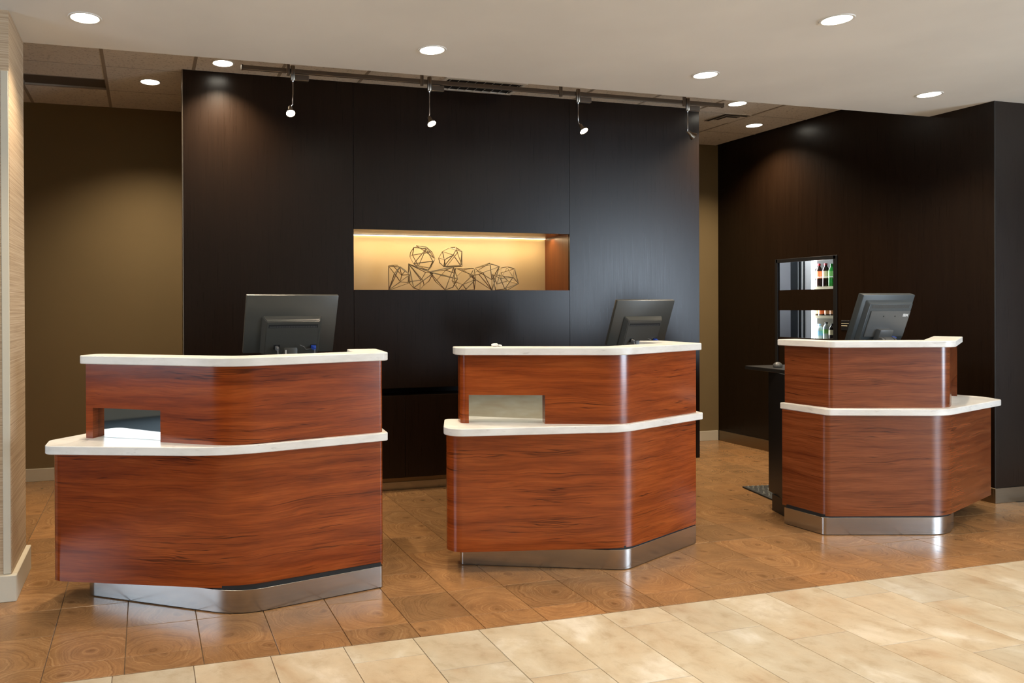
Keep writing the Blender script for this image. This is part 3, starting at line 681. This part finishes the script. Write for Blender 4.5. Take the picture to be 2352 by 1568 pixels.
# ------------------------------------------------------------------ monitors
def text_mesh(txt, size, extr=0.0006):
    cu = bpy.data.curves.new('t', 'FONT'); cu.body = txt; cu.size = size; cu.extrude = extr; cu.align_x = 'CENTER'; cu.align_y = 'CENTER'; cu.offset = 0.0006
    o = bpy.data.objects.new('t', cu); COL.objects.link(o); bpy.context.view_layer.update()
    me = bpy.data.meshes.new_from_object(o.evaluated_get(bpy.context.evaluated_depsgraph_get()))
    bpy.data.objects.remove(o); bpy.data.curves.remove(cu); return me
def monitor_flat(label, x, y, zbot, w, hgt, rz, tilt, ztable, cable_white=False):
    """thin screen seen from behind; origin under its middle on the worktop"""
    root = empty('computer_monitor', (x, y, ztable), rz); tag(root, label, 'monitor', 'computer monitors on the reception desks')
    dz = zbot-ztable
    Tm = Matrix.Translation((0, 0, dz)) @ Matrix.Rotation(tilt, 4, 'X')      # top leans towards the lobby (-y)
    obj('housing', box(-w/2, w/2, -0.012, 0.012, 0, hgt, 0.004, Tm, 2), M_PLASTIC, root)
    obj('screen', box(-w/2+0.015, w/2-0.015, 0.0115, 0.0130, 0.018, hgt-0.015, 0, Tm), M_SCREEN, root)
    # raised electronics box on the back with bevelled rim
    bw0, bw1, bz0, bz1, d = -w*0.325, w*0.335, 0.0, hgt*0.655, 0.034
    bm = bmesh.new()
    outer = [(bw0, bz0), (bw1, bz0), (bw1, bz1), (bw0, bz1)]; i = 0.022
    inn = [(bw0+i, bz0+0.004), (bw1-i, bz0+0.004), (bw1-i, bz1-i), (bw0+i, bz1-i)]
    A = [bm.verts.new((a, -0.011, b)) for a, b in outer]; Bv = [bm.verts.new((a, -0.012-d, b)) for a, b in inn]
    for q in range(4): bm.faces.new((A[q], A[(q+1) % 4], Bv[(q+1) % 4], Bv[q]))
    bm.faces.new(Bv); bm.faces.new(A)
    bmesh.ops.bevel(bm, geom=[e for e in bm.edges], offset=0.004, segments=2, affect='EDGES')
    bmesh.ops.transform(bm, matrix=Tm, verts=bm.verts)
    back = obj('back_box', finish(bm), M_PLASTIC, root)
    yb = -0.012-d
    obj('vent_strip', box(bw0+0.035, bw1-0.030, yb-0.0008, yb+0.002, bz1-0.062, bz1-0.042, 0, Tm), M_SLOT, back)
    obj('vent_rib', boxes([(bw0+0.04+q*0.0052, bw0+0.0420+q*0.0052, yb-0.0014, yb, bz1-0.060, bz1-0.052) for q in range(int((bw1-bw0-0.075)/0.0052))], 0, Tm), M_PLASTIC3, back)
    for q in (-w*0.19, w*0.215): obj('socket_recess', box(q, q+w*0.068, yb-0.0006, yb, 0.035, 0.062, 0, Tm), M_SLOT, back)
    pl = obj('power_plug', box(-w*0.175, -w*0.14, yb-0.030, yb, 0.036, 0.058, 0.004, Tm), M_CABLE, root)
    vg = obj('video_plug', prism(fillet([(w*0.222, yb, .0), (w*0.278, yb, .0), (w*0.272, yb-0.016, .004), (w*0.262, yb-0.034, .004), (w*0.238, yb-0.034, .004), (w*0.228, yb-0.016, .004)]), 0.038, 0.056, 0, Tm), M_VGA, root)
    vg['label'] = 'blue video plug'
    def cable(pts, r, nm, m=M_CABLE): obj(nm, tube([Tm @ Vector(p) if k < 2 else Vector(p) for k, p in enumerate(pts)], r, 8), m, root)
    yz = (Tm @ Vector((0, yb-0.03, 0.04)))
    cable([(-w*0.157, yb-0.028, 0.045), (-w*0.155, yb-0.040, 0.025), (-w*0.15, yz.y-0.012, dz-0.06), (-w*0.15, yz.y-0.005, 0.02), (-w*0.12, yz.y+0.05, 0.004)], 0.004, 'power_cable')
    cable([(w*0.25, yb-0.032, 0.045), (w*0.247, yb-0.044, 0.02), (w*0.22, yz.y-0.010, dz-0.05), (w*0.20, yz.y, 0.02), (w*0.15, yz.y+0.05, 0.004)], 0.003, 'video_cable')
    cable([(w*0.235, yb-0.020, 0.042), (w*0.16, yb-0.012, 0.036), (w*0.13, yz.y-0.006, dz+0.030), (w*0.09, yz.y+0.004, dz+0.040)], 0.0018, 'thin_cable')
    if cable_white: obj('white_cable', tube([(-w*0.072, -0.095, 0.198), (-w*0.072, -0.095, 0.12), (-w*0.06, -0.06, 0.01)], 0.003, 8), M_WHITEPL, root)
    obj('neck', box(-0.042, 0.040, -0.058, -0.020, 0.012, dz+0.033, 0.006, None, 2), M_PLASTIC, root)
    obj('hinge', box(-0.035, 0.035, -0.03, 0.0, dz+0.004, dz+0.03, 0.004), M_PLASTIC, root)
    obj('foot', lathe([(0, 0.014), (0.06, 0.014), (0.11, 0.007), (0.115, 0.0), (0, 0.0)], 32, Matrix.Translation((0, -0.02, 0))), M_PLASTIC, root)
    return root
TILT = math.radians(20)
monitor_flat('wide black monitor seen from behind on the leftmost counter', 0.792, 4.360, 1.164, 0.532, 0.345, math.radians(4.5), TILT, 0.98, True)
monitor_flat('black monitor turned away, on the middle counter under the niche corner', 3.290, 4.640, 1.153, 0.492, 0.326, math.radians(5.5), TILT, 0.98)

def monitor_thick(label, x, y, zbot, w, hgt, rz, tilt, ztable):
    root = empty('computer_monitor', (x, y, ztable), rz); tag(root, label, 'monitor', 'computer monitors on the reception desks')
    dz = zbot-ztable; Tm = Matrix.Translation((0, 0, dz)) @ Matrix.Rotation(tilt, 4, 'X')
    # bezel block, then a back shell with bevelled flanks
    obj('housing', box(-w/2, w/2, -0.022, 0.022, 0, hgt, 0.006, Tm, 2), M_PLASTIC2, root)
    obj('screen', box(-w/2+0.02, w/2-0.02, 0.0215, 0.0232, 0.025, hgt-0.02, 0, Tm), M_SCREEN, root)
    def frustum(o, i, y0, y1, bev=0.003):
        bm = bmesh.new()
        A = [bm.verts.new((a, y0, b)) for a, b in ((o[0], o[2]), (o[1], o[2]), (o[1], o[3]), (o[0], o[3]))]
        Bv = [bm.verts.new((a, y1, b)) for a, b in ((i[0], i[2]), (i[1], i[2]), (i[1], i[3]), (i[0], i[3]))]
        for q in range(4): bm.faces.new((A[q], A[(q+1) % 4], Bv[(q+1) % 4], Bv[q]))
        bm.faces.new(A); bm.faces.new(Bv)
        bmesh.ops.bevel(bm, geom=bm.edges[:], offset=bev, segments=2, affect='EDGES'); bmesh.ops.transform(bm, matrix=Tm, verts=bm.verts); return finish(bm)
    obj('back_shell', frustum((-w/2+0.03, w/2-0.012, 0.02, hgt-0.035), (-w/2+0.055, w/2-0.03, 0.04, hgt-0.060), -0.021, -0.046), M_PLASTIC2, root)
    bk = obj('back_panel', box(-w/2+0.075, w/2-0.034, -0.052, -0.044, 0.105, hgt-0.108, 0.002, Tm), M_PLASTIC3, root)
    obj('vent_grille', boxes([(-w/2+0.075+q*0.0075, -w/2+0.0795+q*0.0075, -0.0475, -0.045, hgt-0.088, hgt-0.064) for q in range(int((w-0.125)/0.0075))], 0, Tm), M_PLASTIC3, root)
    for q in (-0.035, 0.065): obj('screw_hole', lathe([(0, 0), (0.0045, 0), (0.0045, 0.001), (0, 0.001)], 12, Tm @ Matrix.Translation((q, -0.0525, hgt-0.145)) @ Matrix.Rotation(PI/2, 4, 'X')), M_SLOT, bk)
    lg = obj('logo', text_mesh('IBM', 0.029), M_LOGO, bk); lg.matrix_local = Tm @ Matrix.Translation((w/2-0.072, -0.0525, hgt-0.139)) @ Matrix.Rotation(PI/2, 4, 'X'); lg['label'] = 'white letters'
    obj('stand_bracket', box(-0.06, 0.055, -0.085, -0.045, 0.060, 0.165, 0.005, Tm, 2), M_PLASTIC3, root)
    hy = (Tm @ Vector((0, -0.080, 0.088)))
    hg = obj('hinge_barrel', lathe([(0, -0.062), (0.034, -0.062), (0.036, -0.058), (0.036, 0.058), (0.034, 0.062), (0, 0.062)], 28, Matrix.Translation((0.005, hy.y-0.012, hy.z-0.012)) @ Matrix.Rotation(PI/2, 4, 'Y')), M_PLASTIC3, root)
    for q in (-0.040, 0.038): obj('hinge_groove', lathe([(0.0362, -0.002), (0.0368, -0.002), (0.0368, 0.002), (0.0362, 0.002)], 28, Matrix.Translation((0.005+q, hy.y-0.012, hy.z-0.012)) @ Matrix.Rotation(PI/2, 4, 'Y')), M_SLOT, hg)
    obj('neck', box(-0.045, 0.055, hy.y-0.035, hy.y+0.01, 0.012, hy.z-0.02, 0.006), M_PLASTIC2, root)
    obj('foot', box(-0.13, 0.13, -0.12, 0.10, 0.0, 0.014, 0.005, None, 2), M_PLASTIC2, root)
    vg = obj('video_plug', box(0.085, 0.118, -0.075, -0.045, 0.070, 0.108, 0.005, Tm), M_VGA, root); vg['label'] = 'blue video plug'
    obj('power_cable', tube([Tm @ Vector((-0.13, -0.045, 0.08)), Tm @ Vector((-0.13, -0.065, 0.06)), (-0.125, -0.07, dz-0.05), (-0.11, -0.03, 0.006)], 0.004, 8), M_CABLE, root)
    return root
monitor_thick('thick grey monitor with white letters on its back, on the rightmost counter', 4.918, 4.235, 1.115, 0.455, 0.400, math.radians(0), math.radians(19), 0.98)

# ------------------------------------------------------------------ recessed downlights
ring_me = lathe([(0.066, 0.010), (0.066, -0.001), (0.070, -0.004), (0.079, -0.0035), (0.081, 0.0), (0.081, 0.001)], 40); ring_me.materials.append(M_TRIMRING)
lens_me = lathe([(0, 0.004), (0.067, 0.004), (0.067, 0.006), (0, 0.006)], 40); lens_me.materials.append(M_LENS)
def downlight(x, y, z, label, e, col, ang=118, blend=0.75, show=True):
    r = empty('recessed_light', (x, y, z)); tag(r, label, 'ceiling light', 'recessed ceiling downlights')
    obj('trim_ring', ring_me, None, r); l = obj('lens', lens_me, None, r); l.location.z = -0.0065
    ld = bpy.data.lights.new('downlight', 'SPOT'); ld.energy = e; ld.color = col; ld.spot_size = math.radians(ang); ld.spot_blend = blend; ld.shadow_soft_size = 0.035
    o = bpy.data.objects.new('downlight_beam', ld); COL.objects.link(o); o.parent = r; o.location = (0, 0, -0.012)
    return r
downlight(-0.281, 4.058, ZW, 'round downlight in the white ceiling beside the grasscloth column', E_DOWN, WARM)
downlight(1.568, 4.062, ZW, 'round downlight in the white ceiling above the gap between left and middle counters', E_DOWN, WARM)
downlight(3.397, 4.058, ZW, 'round downlight in the white ceiling above the right end of the middle counter', E_DOWN, WARM)
downlight(3.391, 3.102, ZW, 'round downlight in the white ceiling nearest the top edge, at upper right', E_DOWN, WARM)
downlight(5.214, 4.040, ZW, 'round downlight in the white ceiling above the rightmost counter', E_DOWN, WARM)
for i, (x, y) in enumerate(((-0.281, 3.1), (1.568, 3.1), (5.214, 3.1), (-0.281, 1.3), (1.568, 1.3), (3.391, 1.3), (5.214, 1.3), (-0.281, -0.6), (1.568, -0.6), (3.391, -0.6), (-0.281, -2.4), (1.568, -2.4))):  # unseen grid rows added for light; rear ones brighten the mirrored floor
    downlight(x, y, ZW, 'round downlight added unseen to the white ceiling for more light', E_DOWN, WARM)
downlight(lights_t[0][0], lights_t[0][1], ZC, 'downlight in the tiled ceiling close to the dark feature wall at its left end', E_TILE, WARM, 124, 1.0)
downlight(lights_t[1][0], lights_t[1][1], ZC, 'downlight in the tiled ceiling in front of the khaki wall at left', E_TILE, WARM, 124, 1.0)
downlight(lights_t[2][0], lights_t[2][1], ZC, 'downlight in the tiled ceiling beside the right end of the light track', E_TILE, WARM, 124, 1.0)
downlight(lights_t[3][0], lights_t[3][1], ZC, 'downlight in the tiled ceiling nearest the dark right wall', E_TILE, WARM, 124, 1.0)

# ------------------------------------------------------------------ track and spotlights
YT, ZT = 4.9, 2.945
tr = empty('light_track', (2.43, YT, ZT)); tag(tr, 'long slim brushed metal light track hung below the ceiling', 'light track')
obj('rail', box(-1.828, 1.828, -0.010, 0.010, -0.014, 0.014, 0.002), M_NICKEL, tr)
for x in (0.896, 1.812, 2.865, 3.902):
    s = obj('standoff', lathe([(0, 0.17), (0.012, 0.17), (0.012, -0.030), (0.010, -0.032), (0, -0.032)], 16), M_NICKEL, tr); s.location = (x-2.43, -0.013, 0)
for x in (-1.828, 1.828): obj('end_cap', box(x-0.006, x+0.006, -0.012, 0.012, -0.017, 0.017, 0.002), M_NICKEL, tr)
def spot(x, label, aim, lens_center):
    r = empty('track_spotlight', (x, YT, ZT)); tag(r, label, 'spotlight', 'spotlights on the light track')
    obj('clip', lathe([(0, 0.030), (0.014, 0.030), (0.015, 0.027), (0.015, -0.060), (0.012, -0.066), (0, -0.066)], 18, Matrix.Translation((0, -0.012, 0))), M_NICKEL, r)
    obj('transformer_box', box(0.012, 0.105, -0.020, 0.004, -0.062, -0.024, 0.003), M_NICKEL, r)
    lc = Vector(lens_center)-Vector((x, YT, ZT)); a = Vector(aim).normalized()
    neck = lc-a*0.060
    obj('stem', tube([(0, -0.012, -0.064), (0, -0.012, -0.075), (0, -0.012, -0.15), (neck.x*0.15, -0.012, neck.z+0.015), neck], [0.006, 0.0032, 0.0032, 0.0032, 0.005], 10), M_CHROME, r)
    q = a.to_track_quat('Z', 'Y').to_matrix().to_4x4()
    Mh = Matrix.Translation(lc) @ q
    hd = obj('head', lathe([(0, -0.062), (0.010, -0.062), (0.013, -0.055), (0.014, -0.030), (0.020, -0.022), (0.029, 0.0), (0.030, 0.003), (0.028, 0.003), (0.019, -0.018), (0, -0.018)], 28, Mh), M_NICKEL, r)
    obj('bulb', lathe([(0, 0.0), (0.018, 0.001), (0.026, -0.002), (0.022, -0.010), (0, -0.016)], 24, Mh), M_BULB, hd)
    ld = bpy.data.lights.new('spot', 'SPOT'); ld.energy = E_TRACK; ld.color = WARM2; ld.spot_size = math.radians(62); ld.spot_blend = 0.7; ld.shadow_soft_size = 0.02
    o = bpy.data.objects.new('spot_beam', ld); COL.objects.link(o); o.parent = r
    o.matrix_local = Matrix.Translation(lc+a*0.012) @ (-a).to_track_quat('Z', 'Y').to_matrix().to_4x4()
spot(0.927, 'track spotlight at the left end, facing the lobby', (-0.05, -0.55, -0.80), (0.905, 4.855, 2.662))
spot(1.867, 'second track spotlight from left, facing the lobby', (0.12, -0.50, -0.85), (1.872, 4.862, 2.655))
spot(3.005, 'third track spotlight from left, facing the lobby', (0.15, -0.55, -0.80), (3.030, 4.855, 2.671))
spot(3.933, 'track spotlight at the right end, turned aside to the right', (0.75, -0.12, -0.62), (3.983, 4.885, 2.690))

# ------------------------------------------------------------------ ceiling vents
v = empty('ceiling_vent', (2.47, 5.43, ZC)); tag(v, 'pale louvred ceiling vent behind the light track', 'vent')
obj('frame', boxes([(-0.33, 0.33, -0.18, -0.155, -0.012, 0.0), (-0.33, 0.33, 0.095, 0.12, -0.012, 0.0), (-0.33, -0.305, -0.155, 0.095, -0.012, 0.0), (0.305, 0.33, -0.155, 0.095, -0.012, 0.0)]), M_TRIMRING, v)
obj('backing', boxes([(-0.305, 0.305, -0.155, 0.095, -0.004, -0.001)]), M_SLOT, v)
for i in range(9):
    x = -0.28+i*0.07
    obj('slat', box(-0.004, 0.022, -0.155, 0.095, -0.0012, 0.0012, 0, Matrix.Translation((x, 0, -0.010)) @ Matrix.Rotation(math.radians(-35), 4, 'Y')), M_TRIMRING, v)
v = empty('ceiling_vent', (5.05, 5.76, ZC)); tag(v, 'square ceiling vent with black slots beside the right downlights', 'vent')
obj('frame', boxes([(-0.145, 0.145, -0.14, 0.14, -0.004, 0.0)]), M_ACOU, v)
for i, (a, w) in enumerate(((0.130, 0.042), (0.072, 0.036))):
    obj('slot', boxes([(-a, -a+w, -a, a, -0.0062, -0.0042), (-a+w, a, -a, -a+w, -0.0062, -0.0042)]), M_SLOT, v)
    obj('blade', boxes([(-a-0.003, -a, -a, a, -0.010, -0.004), (-a, a, -a-0.003, -a, -0.010, -0.004)]), M_NICKEL, v)

# ------------------------------------------------------------------ door with glass lites in the right wall, drinks room behind
d1 = empty('door_1', (XR+0.05, (DY0+DY1)/2, 0)); struct(d1, 'dark door with two glass panes in the right wall')
ox, oy = XR+0.05, (DY0+DY1)/2
PY0, PY1 = 5.372, 5.986
lites = [(1.562, 1.822), (1.118, 1.372)]
fr = obj('door_frame', boxes([(XR-0.008, XR+0.024, DY0-0.012, DY0+0.026, 0, DZ+0.012), (XR-0.008, XR+0.024, DY1-0.018, DY1+0.012, 0, DZ+0.012), (XR-0.008, XR+0.024, DY0, DY1, DZ-0.022, DZ+0.012)], 0.002), M_BLACK, d1); fr.location = (-ox, -oy, 0)
lf = obj('door_leaf', boxes([(XR+0.004, XR+0.024, PY0, PY1, 0.005, 1.118), (XR+0.004, XR+0.024, PY0, PY1, 1.372, 1.562)], 0.001), M_DARK, d1); lf.location = (-ox, -oy, 0)
for z0, z1 in lites:
    p = obj('glass_pane', box(XR+0.010, XR+0.016, PY0, PY1, z0, z1), M_GLASS, d1); p.location = (-ox, -oy, 0)
# room behind
struct(obj('wall_drinks_room', boxes([(5.95, 8.6, 7.6, 7.7, 0, 2.8), (8.5, 8.6, 4.2, 7.6, 0, 2.8), (5.95, 8.6, 4.17, 4.2, 0, 2.8)]), M_GREY))
struct(obj('ceiling_drinks_room', box(5.95, 8.6, 4.17, 7.7, 2.8, 2.86), M_CEIL))
struct(obj('floor_drinks_room', box(5.95, 8.6, 4.17, 7.7, -0.05, 0.0), M_GREY))
XF = 6.95                                     # front of the cooler
def yf(px, X=XF): return onX(px, 690, X).y
c0 = empty('drinks_cooler', (XF+0.3, yf(1880), 0)); tag(c0, 'lit glass-front drinks cooler seen through the door panes', 'cooler')
off = Vector((-(XF+0.3), -yf(1880), 0))
def cp(name, me, m):
    o = obj(name, me, m, c0); o.location = off; return o
ya, yb_, yc, yd = yf(1816), yf(1846), yf(1862), yf(1945)
M_COOLIN = plain('cooler_liner', (0.80, 0.81, 0.82), 0.4)
M_SHELFTAG = plain('shelf_edge_cream', (0.70, 0.62, 0.42), 0.5)
cp('cabinet', boxes([(XF, XF+0.66, yb_, ya, 0, 2.05), (XF, XF+0.66, yd-0.06, yc, 2.0, 2.05), (XF, XF+0.66, yd-0.06, yc, 0, 0.12), (XF, XF+0.66, yd-0.06, yd, 0, 2.05), (XF+0.62, XF+0.66, yd, yb_, 0, 2.05)]), plain('cooler_black', (0.012, 0.016, 0.018), 0.25))
cp('door_trim', boxes([(XF-0.02, XF+0.0, yf(1838), yf(1836), 0.1, 2.0), (XF-0.02, XF, yf(1845.5), yf(1843.5), 0.1, 2.0)]), M_CHROME)
cp('liner', boxes([(XF+0.02, XF+0.60, yb_-0.03, yb_-0.001, 0.12, 2.0), (XF+0.58, XF+0.615, yd, yb_-0.03, 0.12, 2.0), (XF+0.02, XF+0.04, yc, yb_-0.03, 0.12, 2.0)]), M_COOLIN)
lampme = box(XF+0.06, XF+0.09, yc+0.004, yc+0.02, 0.15, 1.98); cp('lamp_tube', lampme, plain('cooler_lamp', (1, 1, 1), 0.4, emis=((0.93, 0.96, 1.0), 3.0)))
ldc = bpy.data.lights.new('cooler_glow', 'AREA'); ldc.shape = 'RECTANGLE'; ldc.size = 0.05; ldc.size_y = 1.8; ldc.energy = 13; ldc.color = (0.93, 0.96, 1.0)
loc_ = bpy.data.objects.new('cooler_glow', ldc); COL.objects.link(loc_); loc_.parent = c0; loc_.location = Vector((XF+0.03, yc-0.004, 1.3))+off; loc_.rotation_euler = (-PI/2, 0, 0)
def zf(py, X=XF+0.08): return onX(1890, py, X).z
shelves = [zf(659.5), zf(725.5), zf(779)]
for z in shelves:
    cp('shelf', boxes([(XF+0.03, XF+0.58, yd, yc-0.02, z-0.008, z-0.002), (XF+0.022, XF+0.030, yd, yc-0.02, z-0.024, z+0.006)]), M_SHELFTAG)
cp('bottle_rail', boxes([(XF+0.026, XF+0.032, yd, yc-0.02, zf(636.5)-0.004, zf(636.5)+0.004)]), M_COOLIN)
M_COLA = plain('dark_cola', (0.018, 0.008, 0.006), 0.1); M_GREENB = plain('green_bottle', (0.02, 0.22, 0.03), 0.15); M_WATER = plain('clear_water_bottle', (0.35, 0.42, 0.46), 0.1)
M_REDCAP = plain('red_cap', (0.55, 0.02, 0.03), 0.4); M_BLACKCAP = plain('black_cap', (0.02, 0.02, 0.02), 0.4); M_BLUECAP = plain('pale_blue_cap', (0.25, 0.42, 0.65), 0.4)
M_LREDW = plain('red_white_label', (0.62, 0.22, 0.15), 0.5); M_LORANGE = plain('orange_red_label', (0.62, 0.16, 0.06), 0.5); M_LCREAM = plain('cream_label', (0.72, 0.62, 0.38), 0.5)
M_LBLUE = plain('blue_white_label', (0.20, 0.42, 0.68), 0.5); M_LBROWN = plain('brown_label', (0.35, 0.16, 0.06), 0.5); M_LGREEN = plain('green_label', (0.15, 0.4, 0.1), 0.5)
def bottle(px, z, hgt, rad, body, cap, lab, label, lab_z=(0.38, 0.68), X=XF+0.085):
    y = yf(px, X)
    r = empty('drink_bottle', (X, y, z)); tag(r, label, 'bottle', 'bottles in the drinks cooler')
    obj('body', lathe([(0, 0), (rad*0.9, 0.002), (rad, 0.012), (rad, hgt*0.30), (rad*0.94, hgt*0.34), (rad, hgt*0.40), (rad, hgt*0.70), (rad*0.75, hgt*0.80), (rad*0.42, hgt*0.88), (rad*0.40, hgt*0.93), (0, hgt*0.93)], 20), body, r)
    obj('cap', lathe([(0, hgt*0.92), (rad*0.48, hgt*0.92), (rad*0.48, hgt), (0, hgt)], 16), cap, r)
    obj('label', lathe([(rad*1.0, hgt*lab_z[0]), (rad*1.03, hgt*lab_z[0]), (rad*1.03, hgt*lab_z[1]), (rad*1.0, hgt*lab_z[1])], 20), lab, r)
h1 = zf(605)-shelves[0]
bottle(1872, shelves[0], h1, 0.032, M_COLA, M_WHITEPL, M_LREDW, 'cola bottle with white cap at the left of the upper cooler shelf')
bottle(1881.5, shelves[0], h1, 0.033, M_COLA, M_REDCAP, M_LORANGE, 'red-capped bottle with an orange label on the upper cooler shelf')
bottle(1897, shelves[0], h1, 0.033, M_COLA, M_REDCAP, M_LCREAM, 'red-capped bottle with a cream label on the upper cooler shelf')
bottle(1911, shelves[0], h1*0.97, 0.033, M_GREENB, M_GREENB, M_LGREEN, 'green bottle at the right of the upper cooler shelf')
bottle(1922, shelves[0], h1*0.97, 0.033, M_GREENB, M_GREENB, M_LGREEN, 'green bottle half hidden by the door edge')
h2 = (shelves[0]-shelves[1])*0.62
for px, lab, tx in ((1873, M_LCREAM, 'cream labelled bottle at the left of the middle cooler shelf'), (1887, M_LORANGE, 'red labelled bottle on the middle cooler shelf'), (1902, M_LBROWN, 'brown labelled bottle on the middle cooler shelf'), (1914, M_LBROWN, 'brown labelled bottle at the right of the middle cooler shelf')):
    bottle(px, shelves[1], h2, 0.033, M_COLA, M_BLACKCAP, lab, tx, (0.12, 0.60))
h3 = zf(744)-shelves[2]
bottle(1871, shelves[2], h3, 0.034, M_WATER, M_BLUECAP, M_LBLUE, 'water bottle at the left of the lower cooler shelf', (0.25, 0.55))
bottle(1882, shelves[2], h3, 0.035, M_WATER, M_BLUECAP, M_LBLUE, 'water bottle with a broad blue label on the lower cooler shelf', (0.25, 0.55))
bottle(1898, shelves[2], h3*1.12, 0.032, M_WATER, M_BLACKCAP, M_LGREEN, 'slim clear bottle with a green label on the lower cooler shelf', (0.35, 0.6))
bottle(1912, shelves[2], h3*1.05, 0.034, M_COLA, M_BLACKCAP, M_LCREAM, 'dark bottle with black cap on the lower cooler shelf', (0.3, 0.6))

pl_ = empty('added_room_lamp', (6.7, 6.6, 2.8)); tag(pl_, 'unseen round ceiling lamp added to light the drinks room', 'ceiling light')  # unseen lamp, added to brighten the grey wall behind the door panes
obj('diffuser', lathe([(0, -0.06), (0.10, -0.055), (0.15, -0.03), (0.16, 0.0), (0, 0.0)], 28), M_LENS, pl_)
lp = bpy.data.lights.new('added_room_lamp_light', 'POINT'); lp.energy = 45; lp.color = (0.9, 0.94, 1.0); lp.shadow_soft_size = 0.1
lpo = bpy.data.objects.new('added_room_lamp_light', lp); COL.objects.link(lpo); lpo.parent = pl_; lpo.location = (0, 0, -0.2)

# ------------------------------------------------------------------ small things
mt = empty('floor_mat', (5.0, 4.62, 0)); mt.rotation_euler.z = math.radians(-7); tag(mt, 'black studded rubber floor mat beside the rightmost counter', 'mat')
c_, s_ = math.cos(math.radians(-7)), math.sin(math.radians(-7))
def ml(x, y): 
    dx, dy = x-5.0, y-4.62; return Vector((dx*c_+dy*s_, -dx*s_+dy*c_))
mp = [ml(4.375, 4.535), ml(4.472, 4.945), ml(5.55, 4.82), ml(5.5, 4.42)]
obj('base', prism(mp, 0.001, 0.012, 0.002), plain('rubber_black', (0.016, 0.016, 0.014), 0.6), mt)
bm = bmesh.new()
for i in range(26):
    for j in range(12):
        u = (i+0.5+(0.5 if j % 2 else 0))/26.5; w = (j+0.5)/12
        p = (mp[0].lerp(mp[3], u)).lerp(mp[1].lerp(mp[2], u), w)
        if u > 0.99: continue
        badd(bm, -0.010, 0.010, -0.0045, 0.0045, 0.0, 0.005, Matrix.Translation((p.x, p.y, 0.012)) @ Matrix.Rotation(0.8 if (i+j) % 2 else -0.8, 4, 'Z'))
st = obj('studs', finish(bm), plain('rubber_grey', (0.30, 0.30, 0.27), 0.4), mt); st['kind'] = 'stuff'  # studs paler than the mat base
# mouse on the black worktop
ms = empty('computer_mouse', (4.30, 4.42, 0.98), 0.6); tag(ms, 'dark computer mouse on the black worktop beside the rightmost counter', 'mouse')
bm = bmesh.new(); bmesh.ops.create_uvsphere(bm, u_segments=20, v_segments=10, radius=1.0)
for v_ in bm.verts: v_.co = Vector((v_.co.x*0.052, v_.co.y*0.030, max(0.0, v_.co.z*0.028+0.010)))
ob = obj('shell', finish(bm, ang=60), M_PLASTIC3, ms)
obj('wheel', box(0.022, 0.034, -0.003, 0.003, 0.030, 0.036, 0.001), M_SLOT, ms)
# small white scraps on the middle counter
pc = empty('paper_scrap', (1.86, 3.88, 1.195)); tag(pc, 'tiny crumpled white paper on top of the middle counter', 'paper')
for k, (x, s) in enumerate(((0, 0.018), (0.030, 0.011))):
    bm = bmesh.new(); bmesh.ops.create_icosphere(bm, subdivisions=2, radius=s)
    for v_ in bm.verts: v_.co = Vector((v_.co.x*1.2+x, v_.co.y, v_.co.z*0.55+s*0.5))*1.0+Vector((random.uniform(-1, 1), random.uniform(-1, 1), random.uniform(0, 1)))*s*0.12
    obj('crumple', finish(bm, smooth=False), M_WHITEPL, pc)
# small plate on the dark wall behind the right monitor
sp = empty('wall_plate', (XR, 5.252, 1.25)); tag(sp, 'small dark wall plate with two pale lines left of the grey monitor', 'wall plate')
obj('plate', box(-0.006, 0.0, -0.042, 0.042, -0.05, 0.035, 0.002), M_BLACK, sp)
obj('line', boxes([(-0.0075, -0.006, -0.036, 0.036, 0.006, 0.010), (-0.0075, -0.006, -0.020, 0.036, -0.014, -0.007)]), M_SHELFTAG, sp)
